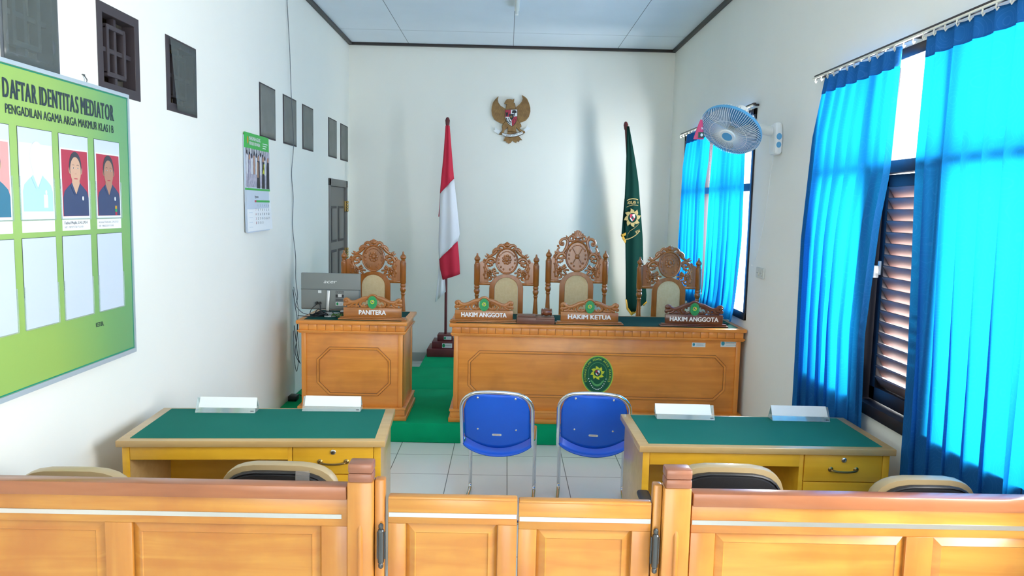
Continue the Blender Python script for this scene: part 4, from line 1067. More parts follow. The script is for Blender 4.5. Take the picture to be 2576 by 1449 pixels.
eg('head', [[(570, 455), (590, 410), (620, 375), (680, 368), (740, 380), (768, 355), (765, 410), (745, 440), (790, 490), (780, 545), (625, 545), (625, 470), (600, 465), (580, 462)]], .006, .038, 'bronze', .006, [[(590, 440), (625, 435), (650, 425)]])
mb = MB(); sp = [(585, 580), (835, 562), (838, 700), (830, 780), (800, 850), (735, 905), (660, 860), (615, 800), (590, 700)]
mb.prism(sp, .030, .040, 'bronzedark', EG)
mb.prism([(592, 586), (706, 578), (706, 712), (598, 716)], .040, .0415, 'red', EG); mb.prism([(706, 578), (828, 569), (832, 700), (706, 712)], .040, .0415, 'paper', EG)
mb.prism([(598, 716), (716, 712), (730, 895), (665, 850), (622, 795)], .040, .0415, 'paper', EG); mb.prism([(716, 712), (832, 708), (824, 776), (796, 842), (738, 895)], .040, .0415, 'red', EG)
mb.prism([(665, 665), (765, 655), (760, 730), (725, 785), (690, 745)], .0415, .044, 'calblack', EG); mb.ell(713, 712, 22, 24, .044, .0455, 'bronze', EG, 10)
mb.prism([(725, 640), (735, 590), (775, 578), (815, 595), (820, 635), (785, 640), (790, 690), (770, 692), (770, 640)], .0415, .043, 'calblack', EG)
mb.prism([(600, 620), (625, 640), (655, 620), (640, 700), (612, 705)], .0415, .043, 'calblack', EG)
for p in ([(612, 735), (630, 735), (640, 790), (705, 850), (700, 865), (625, 800)], [(655, 732), (670, 732), (680, 780), (715, 815), (712, 835), (668, 795)]): mb.prism(p, .0415, .043, 'calblack', EG)
mb.tube([EG(780 + 26 * cos(a), 800 + 50 * sin(a), .042) for a in [2 * pi * i / 14 for i in range(14)]], .002, 'bronzedark', n=5, closed=True)
mb.finish('shield', r)
mb = MB(); up = [(540, 1035), (610, 1052), (700, 1060), (790, 1045), (870, 1020), (935, 992)]; dn = [(555, 1080), (620, 1095), (700, 1102), (790, 1092), (890, 1065), (960, 1030)]
mb.band([(a - 8, b - 8) for a, b in up], [(a + 8, b + 10) for a, b in dn], .030, .036, 'bronzedark', EG, closed=False)
mb.band(up, dn, .034, .039, 'paper', EG, closed=False)
wd = 'BHINNEKA TUNGGAL IKA'
for i, ch in enumerate(wd):
    q = i / (len(wd) - 1); uu = 572 + 355 * q; vv = 1085 - 64 * q ** 2.2 + 10 * sin(pi * q)
    mb.text(ch, uu, vv, 24, 'calblack', EG, 0, .0396, rot=-.02 + .35 * q, sx=.75) if False else mb.text(ch, (uu - 715) * ks, (750 - vv) * ks, 24 * ks, 'calblack', lambda u, v, d: Vector((u, -d, v)), 0, .0397, rot=-.05 + .38 * q, sx=.62, bold=.02)
for p in ([(360, 985), (400, 975), (395, 915), (440, 955), (515, 990), (490, 1040), (470, 1060)], [(960, 960), (1000, 930), (1055, 850), (1050, 900), (1110, 925), (1040, 975), (1000, 1005)]): mb.prism(p, .012, .018, 'paper', EG)
mb.finish('ribbon', r)

# ------------------------------------------------------------------ green mediator board and calendar on the left wall
def LW(y, z): return lambda u, v, d: Vector((d, u - y, v - z))
BY0, BY1, BZ0, BZ1 = 2.44, 3.612, 1.088, 2.270
r = thing('mediator_board', 'big green printed board with portrait pockets on the left wall', 'notice board', (XL, 3.03, 1.68))
T = LW(3.03, 1.68)
mb = MB(T); mb.rect(BY0, BY1, BZ0, BZ1, .004, .020, 'boardgreen'); mb.finish('panel', r)
mb = MB(T); o = [(BY0 - .012, BZ0 - .020), (BY1 + .010, BZ0 - .020), (BY1 + .010, BZ1 + .016), (BY0 - .012, BZ1 + .016)]; i_ = [(BY0, BZ0), (BY1, BZ0), (BY1, BZ1), (BY0, BZ1)]
mb.band(o, i_, .002, .026, 'alu'); mb.band([(BY0 + .001, BZ0 + .001), (BY1 - .001, BZ0 + .001), (BY1 - .001, BZ1 - .001), (BY0 + .001, BZ1 - .001)], [(BY0 + .006, BZ0 + .006), (BY1 - .006, BZ0 + .006), (BY1 - .006, BZ1 - .006), (BY0 + .006, BZ1 - .006)], .018, .0208, 'boardline')
mb.finish('frame', r)
def serif_line(mb, body, uc, v, h, width, m, T, d):
    """condensed slab lettering: heavy stems, thin bars, small feet; stems named per letter (0..1 across), b bottom, t top"""
    feet = {'D': 'b.14 t.14', 'A': 'b.06 b.94', 'F': 'b.14 t.14', 'T': 'b.5', 'R': 'b.14 t.14 b.92', 'I': 'b.5 t.5', 'E': 'b.14 t.14', 'N': 'b.1 t.1 t.9', 'M': 'b.1 t.1 b.9 t.9', 'S': '', 'O': ''}
    k = h / .69; pos = []; x = 0
    for q_, ch in enumerate(body):
        if ch == ' ': x += h * .36; continue
        V2, F2 = glyphs(ch); x0 = min(p[0] for p in V2) * k; x1 = max(p[0] for p in V2) * k
        pos.append((ch, x, x1 - x0)); x += x1 - x0 + h * (.10 if body[q_:q_ + 2] in ('TA', 'AT', 'FT', 'AF') else .27)
    sc = width / (x - h * .27)
    for ch, px_, w in pos:
        u0 = uc - width / 2 + px_ * sc; ww = w * sc
        mb.text(ch, u0, v, h, m, T, 0, d, 'L', bold=.0, width=ww)
        for q, o in enumerate((.0028, -.0028, .0014)): mb.text(ch, u0 + o, v, h, m, T, 0, d + .00012 * (q + 1), 'L', width=ww)
        for f in feet.get(ch, '').split():
            c = u0 + ww * float(f[1:]); hw = h * .085
            z = v if f[0] == 'b' else v + h * .95
            mb.rect(c - hw, c + hw, z, z + h * .055, d, d + .0006, m, T)
        if ch in 'TEF':
            for c in ((u0 + .002, u0 + ww - .002) if ch == 'T' else (u0 + ww - .001,)): mb.rect(c - h * .025, c + h * .025, v + h * .80, v + h, d, d + .0006, m, T)
mb = MB(T); serif_line(mb, 'DAFTAR IDENTITAS MEDIATOR', 3.108, 2.150, .068, .752, 'navy', T, .0212); mb.finish('title', r, label='dark capital title lettering')
mb = MB(T); mb.text('PENGADILAN AGAMA ARGA MAKMUR KLAS I B', 3.110, 2.096, .0325, 'navy', None, 0, .0212, bold=.03, width=.74); mb.finish('subtitle', r, label='smaller dark capital lettering')
mb = MB(T); mb.text('KETUA,', 3.310, 1.240, .020, 'navy', None, 0, .0212, bold=.01, width=.062); mb.finish('signature_line', r)
cols = [(2.548, 2.752), (2.80, 3.008), (3.054, 3.262), (3.313, 3.523)]
def portrait(mb, cu, z0, k, face, hair, shirt, w, badge=True, ear=True):
    """head and shoulders print; k scales the figure"""
    d = .0232
    def E_(u, v, a, b, m, dd=0): mb.ell(cu + u * k, z0 + v * k, a * k, b * k, d + dd * 2.5, d + dd * 2.5 + .0001, m, None, 26)
    def P_(pts, m, dd=0): mb.prism([(cu + u * k, z0 + v * k) for u, v in pts], d + dd * 2.5, d + dd * 2.5 + .0001, m)
    P_([(-.092, 0), (.092, 0), (.092, .075), (.082, .100), (.055, .120), (.028, .135), (-.028, .135), (-.055, .120), (-.082, .100), (-.092, .075)], shirt)
    P_([(-.028, .133), (0, .088), (.028, .133), (.026, .160), (-.026, .160)], face, .0001)
    E_(0, .2025, .0445, .060, hair, .0002); P_([(-.0445, .20), (.0445, .20), (.041, .175), (-.041, .175)], hair, .00025)
    E_(0, .186, .0385, .055, face, .0003)
    if ear: E_(-.041, .186, .008, .014, face, .0002); E_(.041, .186, .008, .014, face, .0002)
    if hair != face:
        for s in (-1, 1):
            P_([(s * .009, .2065), (s * .018, .2085), (s * .026, .2060), (s * .026, .2072), (s * .018, .2102), (s * .009, .2085)], hair, .0005)
            E_(s * .0165, .196, .0070, .0022, 'photowhite', .0005); E_(s * .0165, .196, .0036, .0024, hair, .0006)
        P_([(-.012, .151), (.012, .151), (.014, .1535), (0, .1545), (-.014, .1535)], 'red', .0005); P_([(-.007, .172), (.007, .172), (.004, .174), (-.004, .174)], 'skin2', .0004)
    P_([(-.030, .137), (-.002, .090), (-.012, .084), (-.040, .126)], shirt, .0004); P_([(.030, .137), (.002, .090), (.012, .084), (.040, .126)], shirt, .0004)
    if badge: E_(.048, .073, .006, .009, 'photowhite', .0004)
for row in range(2):
    for ci, (a, b) in enumerate(cols):
        z0, z1 = ((1.716, 2.055) if row == 0 else (1.306, 1.646))
        mb = MB(T)
        mb.rect(a, b, z0, z1, .0205, .0215, 'offpaper')
        e = .004
        for q in ((a - .002, b + .002, z0 - .004, z0), (a - .004, a, z0, z0 + .16), (b, b + .004, z0, z0 + .16)): mb.rect(*q, .0205, .0255, 'acrylic')
        mb.band([(a - .002, z0 + .12), (b + .002, z0 + .12), (b + .002, z1 + .002), (a - .002, z1 + .002)], [(a, z0 + .12), (b, z0 + .12), (b, z1), (a, z1)], .0205, .0212, 'navy')
        pk = mb.finish('pocket', r)
        if row == 0:
            mb = MB(T); c = (a + b) / 2
            mb.rect(a + .004, b - .004, z0 + .002, z0 + .284, .0216, .0226, 'photowhite')
            bg, fc, hr, sh = [('pinkphoto', 'skin', 'hair', 'tealshirt'), ('photowhite', 'skinfade', 'skinfade', 'photocyan'), ('photored', 'skin', 'hair', 'shirt'), ('photored', 'skin2', 'hair', 'shirt')][ci]
            mb.rect(a + .010, b - .010, z0 + (.010 if ci != 1 else .03), z0 + .278, .0226, .0230, bg)
            portrait(mb, c + .002, z0 + (.011 if ci != 1 else .031), (b - a - .022) / .186, fc, hr, sh, b - a, ci != 0, ci != 1)
            if ci == 3: 
                for k_, m_ in enumerate(('gold', 'emgreen2', 'photored')): mb.rect(c + .05, c + .066, z0 + .012 + .014 * (2 - k_), z0 + .012 + .014 * (3 - k_), .0234, .0238, m_)
            if ci == 1: mb.rect(c + .035, c + .06, z0 + .045, z0 + .095, .0234, .0238, 'photowhite')
            mb.finish('portrait_photo', pk)
            mb = MB(T); zz0, zz1 = z0 - .048, z0 - .004
            mb.rect(a + .004, b - .002, zz0, zz1, .0205, .0216, 'paper')
            if ci == 2: mb.text('Fatkul Mujib, S.H.I.,M.H', a + .018, zz0 + .026, .0115, 'ink', None, 0, .0219, 'L', bold=.01, width=.165); mb.text('NIP. 198707172017121001', a + .018, zz0 + .010, .008, 'ink', None, 0, .0219, 'L', width=.135)
            if ci == 3: mb.text('Achmad Fachrudin, S.H.I.,M.S.I', a + .016, zz0 + .026, .0085, 'ink', None, 0, .0219, 'L', width=.165); mb.text('NIP. 198602232017121002', a + .016, zz0 + .010, .0075, 'ink', None, 0, .0219, 'L', width=.125)
            mb.finish('name_strip', pk)
mb = MB(T); mb.tube([T(3.29, 2.286, .012), T(3.29, 2.300, .014), T(3.285, 2.316, .006), T(3.283, 2.322, .0)], .0025, 'gunmetal', n=6); mb.box(*[v for v in (-.0, .006)], 3.275 - 3.03, 3.291 - 3.03, 2.318 - 1.68, 2.322 - 1.68, 'gunmetal'); mb.finish('wall_hook', r)

CY0, CY1, CZ0, CZ1 = 5.225, 5.745, 1.596, 2.276
r = thing('wall_calendar', 'hanging wall calendar with green header and group photo on the left wall', 'calendar', (XL, 5.485, 1.94)); T = LW(5.485, 1.94)
def TS(u, v, d): return T(u, v, d + .012 + .03 * max(0, (2.0 - v)) ** 1.3)
mb = MB(TS)
for k in range(4): mb.prism([(CY0 - .004 + .006 * k, CZ0 - .004 - .002 * k), (CY1 - .02, CZ0 + .0), (CY1 - .02, CZ1 - .02), (CY0 - .004 + .002 * k, CZ1 - .02)], -.010 + .0025 * k, -.008 + .0025 * k, 'offpaper')
mb.prism([(CY0 + .02, CZ0), (CY1 + .045, CZ0 + .006), (CY1 + .01, 1.86), (CY0 + .012, 1.86)], 0, .0015, 'paper'); mb.finish('date_sheet', r)
mb = MB(T); mb.prism([(CY0, CZ1 - .105), (CY1 - .005, CZ1 - .105), (CY1 - .01, CZ1), (CY0, CZ1)], .008, .016, 'calgreen')
mb.ell(CY0 + .05, CZ1 - .05, .014, .026, .016, .0165, 'gold'); mb.text('MAHKAMAH AGUNG', CY0 + .08, CZ1 - .048, .026, 'paper', None, 0, .0166, 'L', bold=.025, width=.235); mb.text('REPUBLIK INDONESIA', CY0 + .08, CZ1 - .080, .022, 'paper', None, 0, .0166, 'L', bold=.025, width=.23)
for k in range(3): mb.rect(CY0 + .37, CY0 + .48 - .02 * k, CZ1 - .055 - .016 * k, CZ1 - .050 - .016 * k, .016, .0166, 'paper')
mb.finish('header', r)
mb = MB(T); z0, z1 = 1.895, CZ1 - .105
mb.rect(CY0 + .008, CY1, z0, z1, .010, .0165, 'calphoto'); mb.rect(CY0 + .008, CY1, z0 + .24, z1, .0165, .0168, 'calfence')
for k in range(16): mb.rect(CY0 + .02 + .026 * k, CY0 + .034 + .026 * k, z0 + .24, z1, .0168, .0170, 'photowhite' if k % 2 else 'calphoto')
mb.rect(CY1 - .09, CY1, z0 + .18, z1, .017, .0173, 'calphoto')
for k in range(9):
    u = CY0 + .03 + .048 * k; mb.rect(u - .013, u + .013, z0 + .10, z0 + .235 - .012 * (k % 3), .0172, .0175, 'calskin' if k % 2 else 'photowhite'); mb.ell(u, z0 + .245 - .010 * (k % 3), .013, .018, .0175, .0178, 'calblack', None, 10)
for u, m_ in ((.075, 'calphoto'), (.265, 'calblack'), (.375, 'calblack'), (.48, 'calblack')):
    mb.prism([(CY0 + u - .035, z0 + .005), (CY0 + u + .03, z0 + .005), (CY0 + u + .025, z0 + .20), (CY0 + u - .02, z0 + .20)], .0178, .0181, m_); mb.ell(CY0 + u, z0 + .215, .015, .020, .0178, .0182, 'calskin', None, 10)
mb.prism([(CY0 + .355, z0 + .11), (CY0 + .375, z0 + .11), (CY0 + .405, z0 + .18), (CY0 + .385, z0 + .185)], .0181, .0184, 'calyellow'); mb.prism([(CY0 + .37, z0 + .16), (CY0 + .385, z0 + .17), (CY0 + .40, z0 + .11), (CY0 + .388, z0 + .105)], .0181, .0184, 'calyellow')
mb.rect(CY0 + .24, CY0 + .262, z0 + .08, z0 + .19, .0181, .0184, 'calskin'); mb.rect(CY0 + .0, CY1 + .002, z0 - .012, z0 + .002, .012, .018, 'calgreen')
mb.finish('printed_photo', r)
mb = MB(TS); mb.text('Agustus', CY0 + .175, 1.832, .018, 'ink', None, 0, .003, 'L', bold=.01)
mb.rect(CY0 + .175, CY0 + .21, 1.800, 1.815, .0015, .003, 'photored'); mb.rect(CY0 + .21, CY1 - .01, 1.800, 1.815, .0015, .003, 'calgreen')
day = -1
for rw_ in range(6):
    for c_ in range(7):
        day += 1
        if 1 <= day <= 31: mb.text(str(day), CY0 + .192 + .048 * c_, 1.770 - .031 * rw_, .016, 'photored' if c_ == 0 else 'ink', None, 0, .003)
for k in range(5): mb.rect(CY0 + .05, CY0 + .12, 1.76 - .034 * k, 1.763 - .034 * k, .0015, .0028, 'offpaper')
mb.finish('date_print', r)

# ------------------------------------------------------------------ the two yellow desks
def desk(label, loc, rz, w, d, dark):
    r = thing('office_desk', label, 'desk', loc, rz, 'yellow wooden desks with green baize')
    H = .76; hw = w / 2; hd = d / 2
    mb = MB(); mb.box(-hw, hw, -hd, hd, H - .030, H, 'deskedge', .004); mb.finish('desk_top', r)
    mb = MB(); mb.box(-hw + .048, hw - .048, -hd + .036, hd - .024, H - .001, H + .002, 'greencloth'); mb.finish('baize', r)
    b = hw - .02
    for s in (-1, 1):
        mb = MB(); x = s * b; mb.box(min(x, x - s * .03), max(x, x - s * .03), -hd + .025, hd - .03, 0, H - .03, 'deskedge', .002); mb.box(min(x, x - s * .031), max(x, x - s * .031), -hd + .018, -hd + .026, 0, H - .03, 'desk', .002); mb.finish('side_panel', r)
    mb = MB(); mb.box(-b + .03, b - .03, hd - .06, hd - .04, .12, H - .03, 'desk'); mb.finish('modesty_panel', r)
    mb = MB(); mb.box(-b + .032, .150, -hd + .020, -hd + .042, H - .092, H - .031, 'desk', .002); mb.finish('apron', r)
    x0, x1 = .172, b - .032
    mb = MB(); mb.box(.150, .170, -hd + .022, hd - .062, .02, H - .031, 'desk', .001); mb.box(.170, x1, hd - .09, hd - .062, .02, H - .04, 'desk'); mb.box(.170, x1, -hd + .03, hd - .07, .03, .05, 'desk'); mb.finish('drawer_case', r)
    for k, (z0, z1) in enumerate(((H - .158, H - .034), (H - .29, H - .162), (H - .42, H - .294), (.10, H - .424))):
        mb = MB(); mb.box(x0 + .001, x1 - .001, -hd + .018, -hd + .045, z0, z1, 'desk', .002)
        dr = mb.finish('drawer', r)
        if k > 1: continue
        xc = (x0 + x1) / 2; T = lambda u, v, dd: Vector((u, -hd + .018 - dd, v))
        if k == 0:
            mb = MB(); mb.lathe([(.0115, -.004), (.0115, .003), (.009, .005)], 'steel', n=16, mtx=Matrix.Translation((xc, -hd + .016, z1 - .022)) @ Matrix.Rotation(R(90), 4, 'X'))
            mb.box(xc - .0012, xc + .0012, -hd + .0095, -hd + .012, z1 - .027, z1 - .017, 'black'); mb.finish('lock', dr)
        mb = MB(); zz = (z0 + z1) / 2 - .006; yy = -hd + .018
        mb.tube(smooth_path([(xc - .058, yy, zz + .002), (xc - .052, yy - .016, zz), (xc - .03, yy - .022, zz - .003), (xc, yy - .024, zz - .004), (xc + .03, yy - .022, zz - .003), (xc + .052, yy - .016, zz), (xc + .058, yy, zz + .002)], 5), .0048, 'oldbrass', n=8)
        for s in (-1, 1): mb.lathe([(.010, 0), (.012, .003), (.006, .008)], 'oldbrass', n=12, mtx=Matrix.Translation((xc + s * .058, yy, zz + .002)) @ Matrix.Rotation(R(90), 4, 'X'))
        mb.finish('drawer_handle', dr)
    return r
desk('yellow wooden desk with green baize top beside the left wall', (-1.113, 3.50, 0), R(3.6), 1.158, .545, False)
desk('yellow wooden desk with green baize top under the near window', (1.190, 3.535, 0), R(.8), 1.160, .525, True)

def tent(label, x, y, rz, flip=1, dx=.01):
    r = thing('name_tent', label, 'name tent', (x, y, .7625), rz, 'blank name tents on the desks')
    mb = MB(); w = .145; h = .067
    P_ = lambda a, b, s, sh=0: [Vector((sh - s, -.036, a)), Vector((sh - s, 0, b))]
    mb.vgrid([[Vector((-w, -.040, .001)), Vector((-w, -.001, h)), Vector((-w, .036, .001))], [Vector((w, -.040, .001)), Vector((w, -.001, h)), Vector((w, .036, .001))]], 'acrylic', False)
    mb.vgrid([[Vector((-w, -.0405, .0012)), Vector((-w, .036, .0012))], [Vector((w, -.0405, .0012)), Vector((w, .036, .0012))]], 'acrylic', False)
    st = mb.finish('acrylic_stand', r, solid=.0018, recalc=False)
    mb = MB(); mb.box(w - .022, w - .006, -.0372, -.0358, .007, .012, 'ink', mtx=Matrix.Identity(4)); mb.finish('printed_mark', st)
    mb = MB(); w2 = w - .004; q = .024
    y_ = lambda z: -.0415 + .040 * z / h
    mb.vgrid([[Vector((dx - w2, y_(q), q)), Vector((dx - w2, -.0015, h + .004)), Vector((dx - w2 + .004, .030, q - .006))], [Vector((dx + w2, y_(q) - .0005, q - .001)), Vector((dx + w2 - .004, -.0015, h + .003)), Vector((dx + w2 - .002, .030, q - .006))]], 'paper', False)
    mb.finish('blank_card', r, solid=.0008, recalc=False)
    return r
tent('blank name tent on the left desk, nearer the left wall', -1.370, 3.690, R(2), dx=.010)
tent('blank name tent on the left desk, in front of the clerk desk', -.862, 3.755, R(2), dx=.006)
tent('blank name tent on the right desk, nearer the blue chairs', .922, 3.735, R(-.5), dx=-.010)
tent('blank name tent on the right desk, nearer the window', 1.508, 3.745, R(-.5), dx=-.004)

# ------------------------------------------------------------------ blue plastic chairs with chrome frames
def blue_chair(label, loc, rz):
    r = thing('blue_chair', label, 'chair', loc, rz, 'blue plastic chairs facing the bench')
    hw = .200; yb = lambda z: -.195 - .34 * (z - .44)
    mb = MB(); pts = [(-hw, .44), (-hw, .60), (-hw, .685)] + [(-hw + .11 - .11 * cos(R(a)), .682 + .098 * sin(R(a))) for a in (15, 30, 45, 60, 75, 90)] + [(-.04, .784), (.04, .784)]
    pts += [(hw - .11 + .11 * cos(R(a)), .682 + .098 * sin(R(a))) for a in (90, 75, 60, 45, 30, 15)] + [(hw, .685), (hw, .60), (hw, .44)]
    mb.tube([(x, yb(z), z) for x, z in pts], .0112, 'chrome', n=10); mb.finish('back_frame', r)
    for s in (-1, 1):
        mb = MB(); x = s * (hw + .004)
        mb.tube(smooth_path([(s * hw, -.17, .475), (x, -.05, .452), (x, .15, .448), (x, .235, .436), (x, .268, .40), (x, .270, .25), (x, .272, .07), (x, .262, .028), (x, .225, .0125), (x, .0, .0125), (x, -.24, .0125)], 5), .0112, 'chrome', n=10)
        mb.finish('leg', r)
    mb = MB()
    mb.tube([(-hw, .05, .44), (hw, .05, .44)], .009, 'chrome', n=8); mb.tube([(-hw, -.235, .0125), (hw, -.235, .0125)], .0105, 'chrome', n=8); mb.finish('crossbar', r)
    # back shell: rounded top, scooped lower edge
    mb = MB(); n = 24; rows = []; w = hw - .014
    for j in range(17):
        v = j / 16; row = []
        for i in range(n + 1):
            u = -w + 2 * w * i / n; q = abs(u) / w
            top = .772 if abs(u) < w - .10 else .672 + ((.10 ** 2 - (abs(u) - (w - .10)) ** 2) ** .5 if abs(u) < w else 0)
            bot = .440 + .062 * q ** 2.0
            z = bot + (top - bot) * v
            y = yb(z) + .006 - .028 * (1 - q * q) * (1 - .4 * v)
            row.append(Vector((u, y, z)))
        rows.append(row)
    mb.vgrid(rows, 'blueplastic'); bk = mb.finish('back_shell', r, solid=.005)
    rows = []; mb = MB()
    for j in range(13):
        v = j / 12; row = []
        for i in range(n + 1):
            q = -1 + 2 * i / n; u = q * (.192 - .012 * v)
            y = -.215 + .45 * v - .035 * (1 - q * q) * (1 - v); 
            z = .452 + .012 * v - (.052 * (1 - v) ** 3) * (1 - .75 * q * q) - .018 * (1 - q * q) * (1 - abs(2 * v - 1)) + (.012 * abs(q) ** 6)
            if v > .85: z -= .03 * ((v - .85) / .15) ** 2
            row.append(Vector((u, y, z)))
        rows.append(row)
    mb.vgrid(rows, 'blueplastic'); mb.finish('seat_shell', r, solid=.006)
    for (u, z) in ((-.105, .752), (.105, .752), (-.108, .556), (.108, .556)):
        mb = MB(); q = abs(u) / w; y = yb(z) + .003 - .028 * (1 - q * q) * .75
        mb.ball((u, y, z), .0068, 'chrome', 1, .7, 1, 8); mb.finish('screw', r)
    mb = MB(); y = yb(.525) + .006 - .028 * .92 - .003; T = lambda u, v, d: Vector((u, y - d + v * -.34, .525 + v))
    mb.prism([(a - .0, b) for a, b in rrect(-.027, .027, -.0065, .0065, .006)], 0, .0015, 'sticker', T); mb.text('CHITOSE', 0, -.003, .006, 'photored', T, 0, .0019, shear=.2, width=.036); mb.finish('maker_label', r)
    return r
blue_chair('blue plastic chair with chrome frame, directly before the middle of the gate', (-.012, 4.40, 0), R(-4))
blue_chair('blue plastic chair with chrome frame, half behind the right desk', (.545, 4.42, 0), R(-6))

# ------------------------------------------------------------------ padded black chairs between rail and desks
def pad_chair(label, loc, rz, w=1.0, tape=False):
    r = thing('padded_chair', label, 'chair', loc, rz, 'padded black chairs behind the railing')
    hw = .213 * w; H = .870
    T = lambda u, v, d: Vector((u, -d + .09 * (u / hw) ** 2 * .35, v))
    def outline(k, top): 
        a = hw - k; out = [(-a + .03, .50), (-a, .62)]
        for i in range(15):
            t = pi - pi * i / 14; cx = a * (1 if cos(t) > 0 else -1) * abs(cos(t)) ** .62; out.append((cx, top - .125 + .125 * sin(t) ** .85 if sin(t) > 1e-6 else top - .125))
        return out + [(a, .62), (a - .03, .50)]
    def slab(name, k, top, d0, d1, m, puff):
        mb = MB(); o = outline(k, top); c = (0, .68)
        rings = [(1.0, d0), (1.0, d1 - puff), (.985, d1 - .3 * puff), (.93, d1), (.5, d1 + puff * .2)]
        rows = []
        for sc, d in rings: rows.append([T(c[0] + (u - c[0]) * sc, c[1] + (v - c[1]) * sc, d) for u, v in o])
        vv = mb.vgrid(rows, m, True, True); mb._tag([mb.bm.faces.new(vv[-1])], m, True); mb._tag([mb.bm.faces.new(list(reversed(vv[0])))], m)
        return mb, name
    mb, nm = slab('back_cushion', 0, H, .0, .0, 'beige', .0)
    mb = MB(); o = outline(0, H); rows = [[T(u * sc, .68 + (v - .68) * sc, d) for u, v in o] for sc, d in ((.5, -.062), (.95, -.060), (.985, -.052), (1.0, -.040), (1.0, -.008), (.99, .0), (.8, .0))]
    vv = mb.vgrid(rows, 'beige', True, True); mb._tag([mb.bm.faces.new(vv[-1])], 'beige'); mb._tag([mb.bm.faces.new(list(reversed(vv[0])))], 'beige'); mb.finish('back_cushion', r)
    mb = MB(); o = outline(.012, H - .020); rows = [[T(u * sc, .68 + (v - .68) * sc, d) for u, v in o] for sc, d in ((.8, .001), (1.0, .001), (1.01, .010), (1.0, .020), (.975, .022), (.955, .016), (.93, .022), (.5, .026))]
    vv = mb.vgrid(rows, 'blackpad', True, True); mb._tag([mb.bm.faces.new(vv[-1])], 'blackpad'); mb._tag([mb.bm.faces.new(list(reversed(vv[0])))], 'blackpad'); sh = mb.finish('back_shell', r)
    if tape:
        mb = MB(); mb.vgrid([[T(.075 + .03 * i / 4 * 1.6, H - .02 - .05 + .055 * j / 3, .0265 - .003 * (j == 3)) for i in range(5)] for j in range(4)], 'tape'); mb.finish('clear_tape', sh)
    mb = MB(); mb.box(-hw, hw, .02, .46, .40, .47, 'blackpad', .025, seg=3); mb.finish('seat', r)
    for s in (-1, 1):
        mb = MB(); mb.tube(smooth_path([(s * (hw - .02), -.03, .62), (s * (hw - .01), -.01, .44), (s * (hw - .01), .04, .20), (s * (hw - .0), -.03, .012)], 5), .012, 'black', n=8); mb.tube([(s * (hw - .01), .0, .40), (s * (hw - .01), .42, .40)], .012, 'black', n=8); mb.finish('leg', r)
        mb = MB(); mb.tube([(s * (hw - .01), .42, .41), (s * (hw - .005), .44, .012)], .012, 'black', n=8); mb.finish('leg', r)
        mb = MB(); x = s * (hw + .038)
        mb.box(x - .026, x + .026, .12, .40, .600, .628, 'black', .013, seg=3); mb.tube([(s * (hw - .01), .22, .41), (x, .24, .50), (x, .25, .61)], .012, 'black', n=8); mb.finish('armrest', r)
    return r
def pc(label, cx, Y, rz, w=1.0, tape=False): return pad_chair(label, ((cx - 1275) / FPX * Y * 1.0, Y, 0), rz, w, tape)
pc('padded black chair with beige rim under the green board', 150, 2.52, R(2), .93)
pc('padded black chair with clear tape on its beige rim, near the left gate post', 692, 2.62, R(0), 1.0, True)
pc('padded black chair with beige rim, next to the right gate post', 1872, 2.69, R(-1))
pc('padded black chair with beige rim in front of the near window curtain', 2397, 2.60, R(0), .90)

# ------------------------------------------------------------------ railing with gate
RY = 2.352
def framed(r, x0, x1, zt, panels, zp, thick=.045, body='pine', board=True):
    """stiles and rails with set-in raised panels; front face at local y = 0"""
    mb = MB(); zb = .16
    xs = [x0] + [e for p in panels for e in p] + [x1]
    mb.box(x0, x1, 0, thick, zp, zt, body, .002); mb.box(x0, x1, 0, thick, .05, zb, body, .002)
    for a, b in zip(xs[0::2], xs[1::2]):
        if b - a > .001: mb.box(a, b, 0, thick, zb, zp, 'pineZ', .002)
    mb.finish('frame', r)
    for a, b in panels:
        mb = MB(); e = .030
        mb.box(a, b, .016, thick - .016, zb, zp, body)
        o = [(a + .002, zb + .002), (b - .002, zb + .002), (b - .002, zp - .002), (a + .002, zp - .002)]; q = [(a + e, zb + e), (b - e, zb + e), (b - e, zp - e), (a + e, zp - e)]
        O = [mb.bm.verts.new((u, .015, v)) for u, v in o]; Q = [mb.bm.verts.new((u, .003, v)) for u, v in q]; Q2 = [mb.bm.verts.new((u + (.003 if i in (0, 3) else -.003), .006, v + (.003 if i < 2 else -.003))) for i, (u, v) in enumerate(q)]
        fs = [mb.bm.faces.new((O[i], O[(i + 1) % 4], Q[(i + 1) % 4], Q[i])) for i in range(4)] + [mb.bm.faces.new((Q[i], Q[(i + 1) % 4], Q2[(i + 1) % 4], Q2[i])) for i in range(4)] + [mb.bm.faces.new(Q2)]
        mb._tag(fs, body); mb.finish('raised_panel', r)
def rail(label, x0, x1, panels, zs):
    r = thing('railing', label, 'railing', (0, RY, 0), 0, 'wooden railing sections')
    framed(r, x0, x1, .857, panels, .764)
    mb = MB(); mb.box(x0, x1, -.012, .042, .855, .900, 'railcap', .004, seg=2); mb.finish('top_rail', r)
    mb = MB(); mb.box(x0 + .002, x1 - .018 if x1 < 0 else x1, -.003, .002, zs - .0075, zs + .0075, 'steel'); mb.finish('metal_strip', r)
    return r
rail('wooden railing section left of the gate, with red brown top rail', XL + .006, -.494, [(-1.745, -1.276), (-1.189, -.578)], .797)
rail('wooden railing section right of the gate, with red brown top rail', .620, XR - .006, [(.700, 1.325), (1.414, 1.80)], .800)
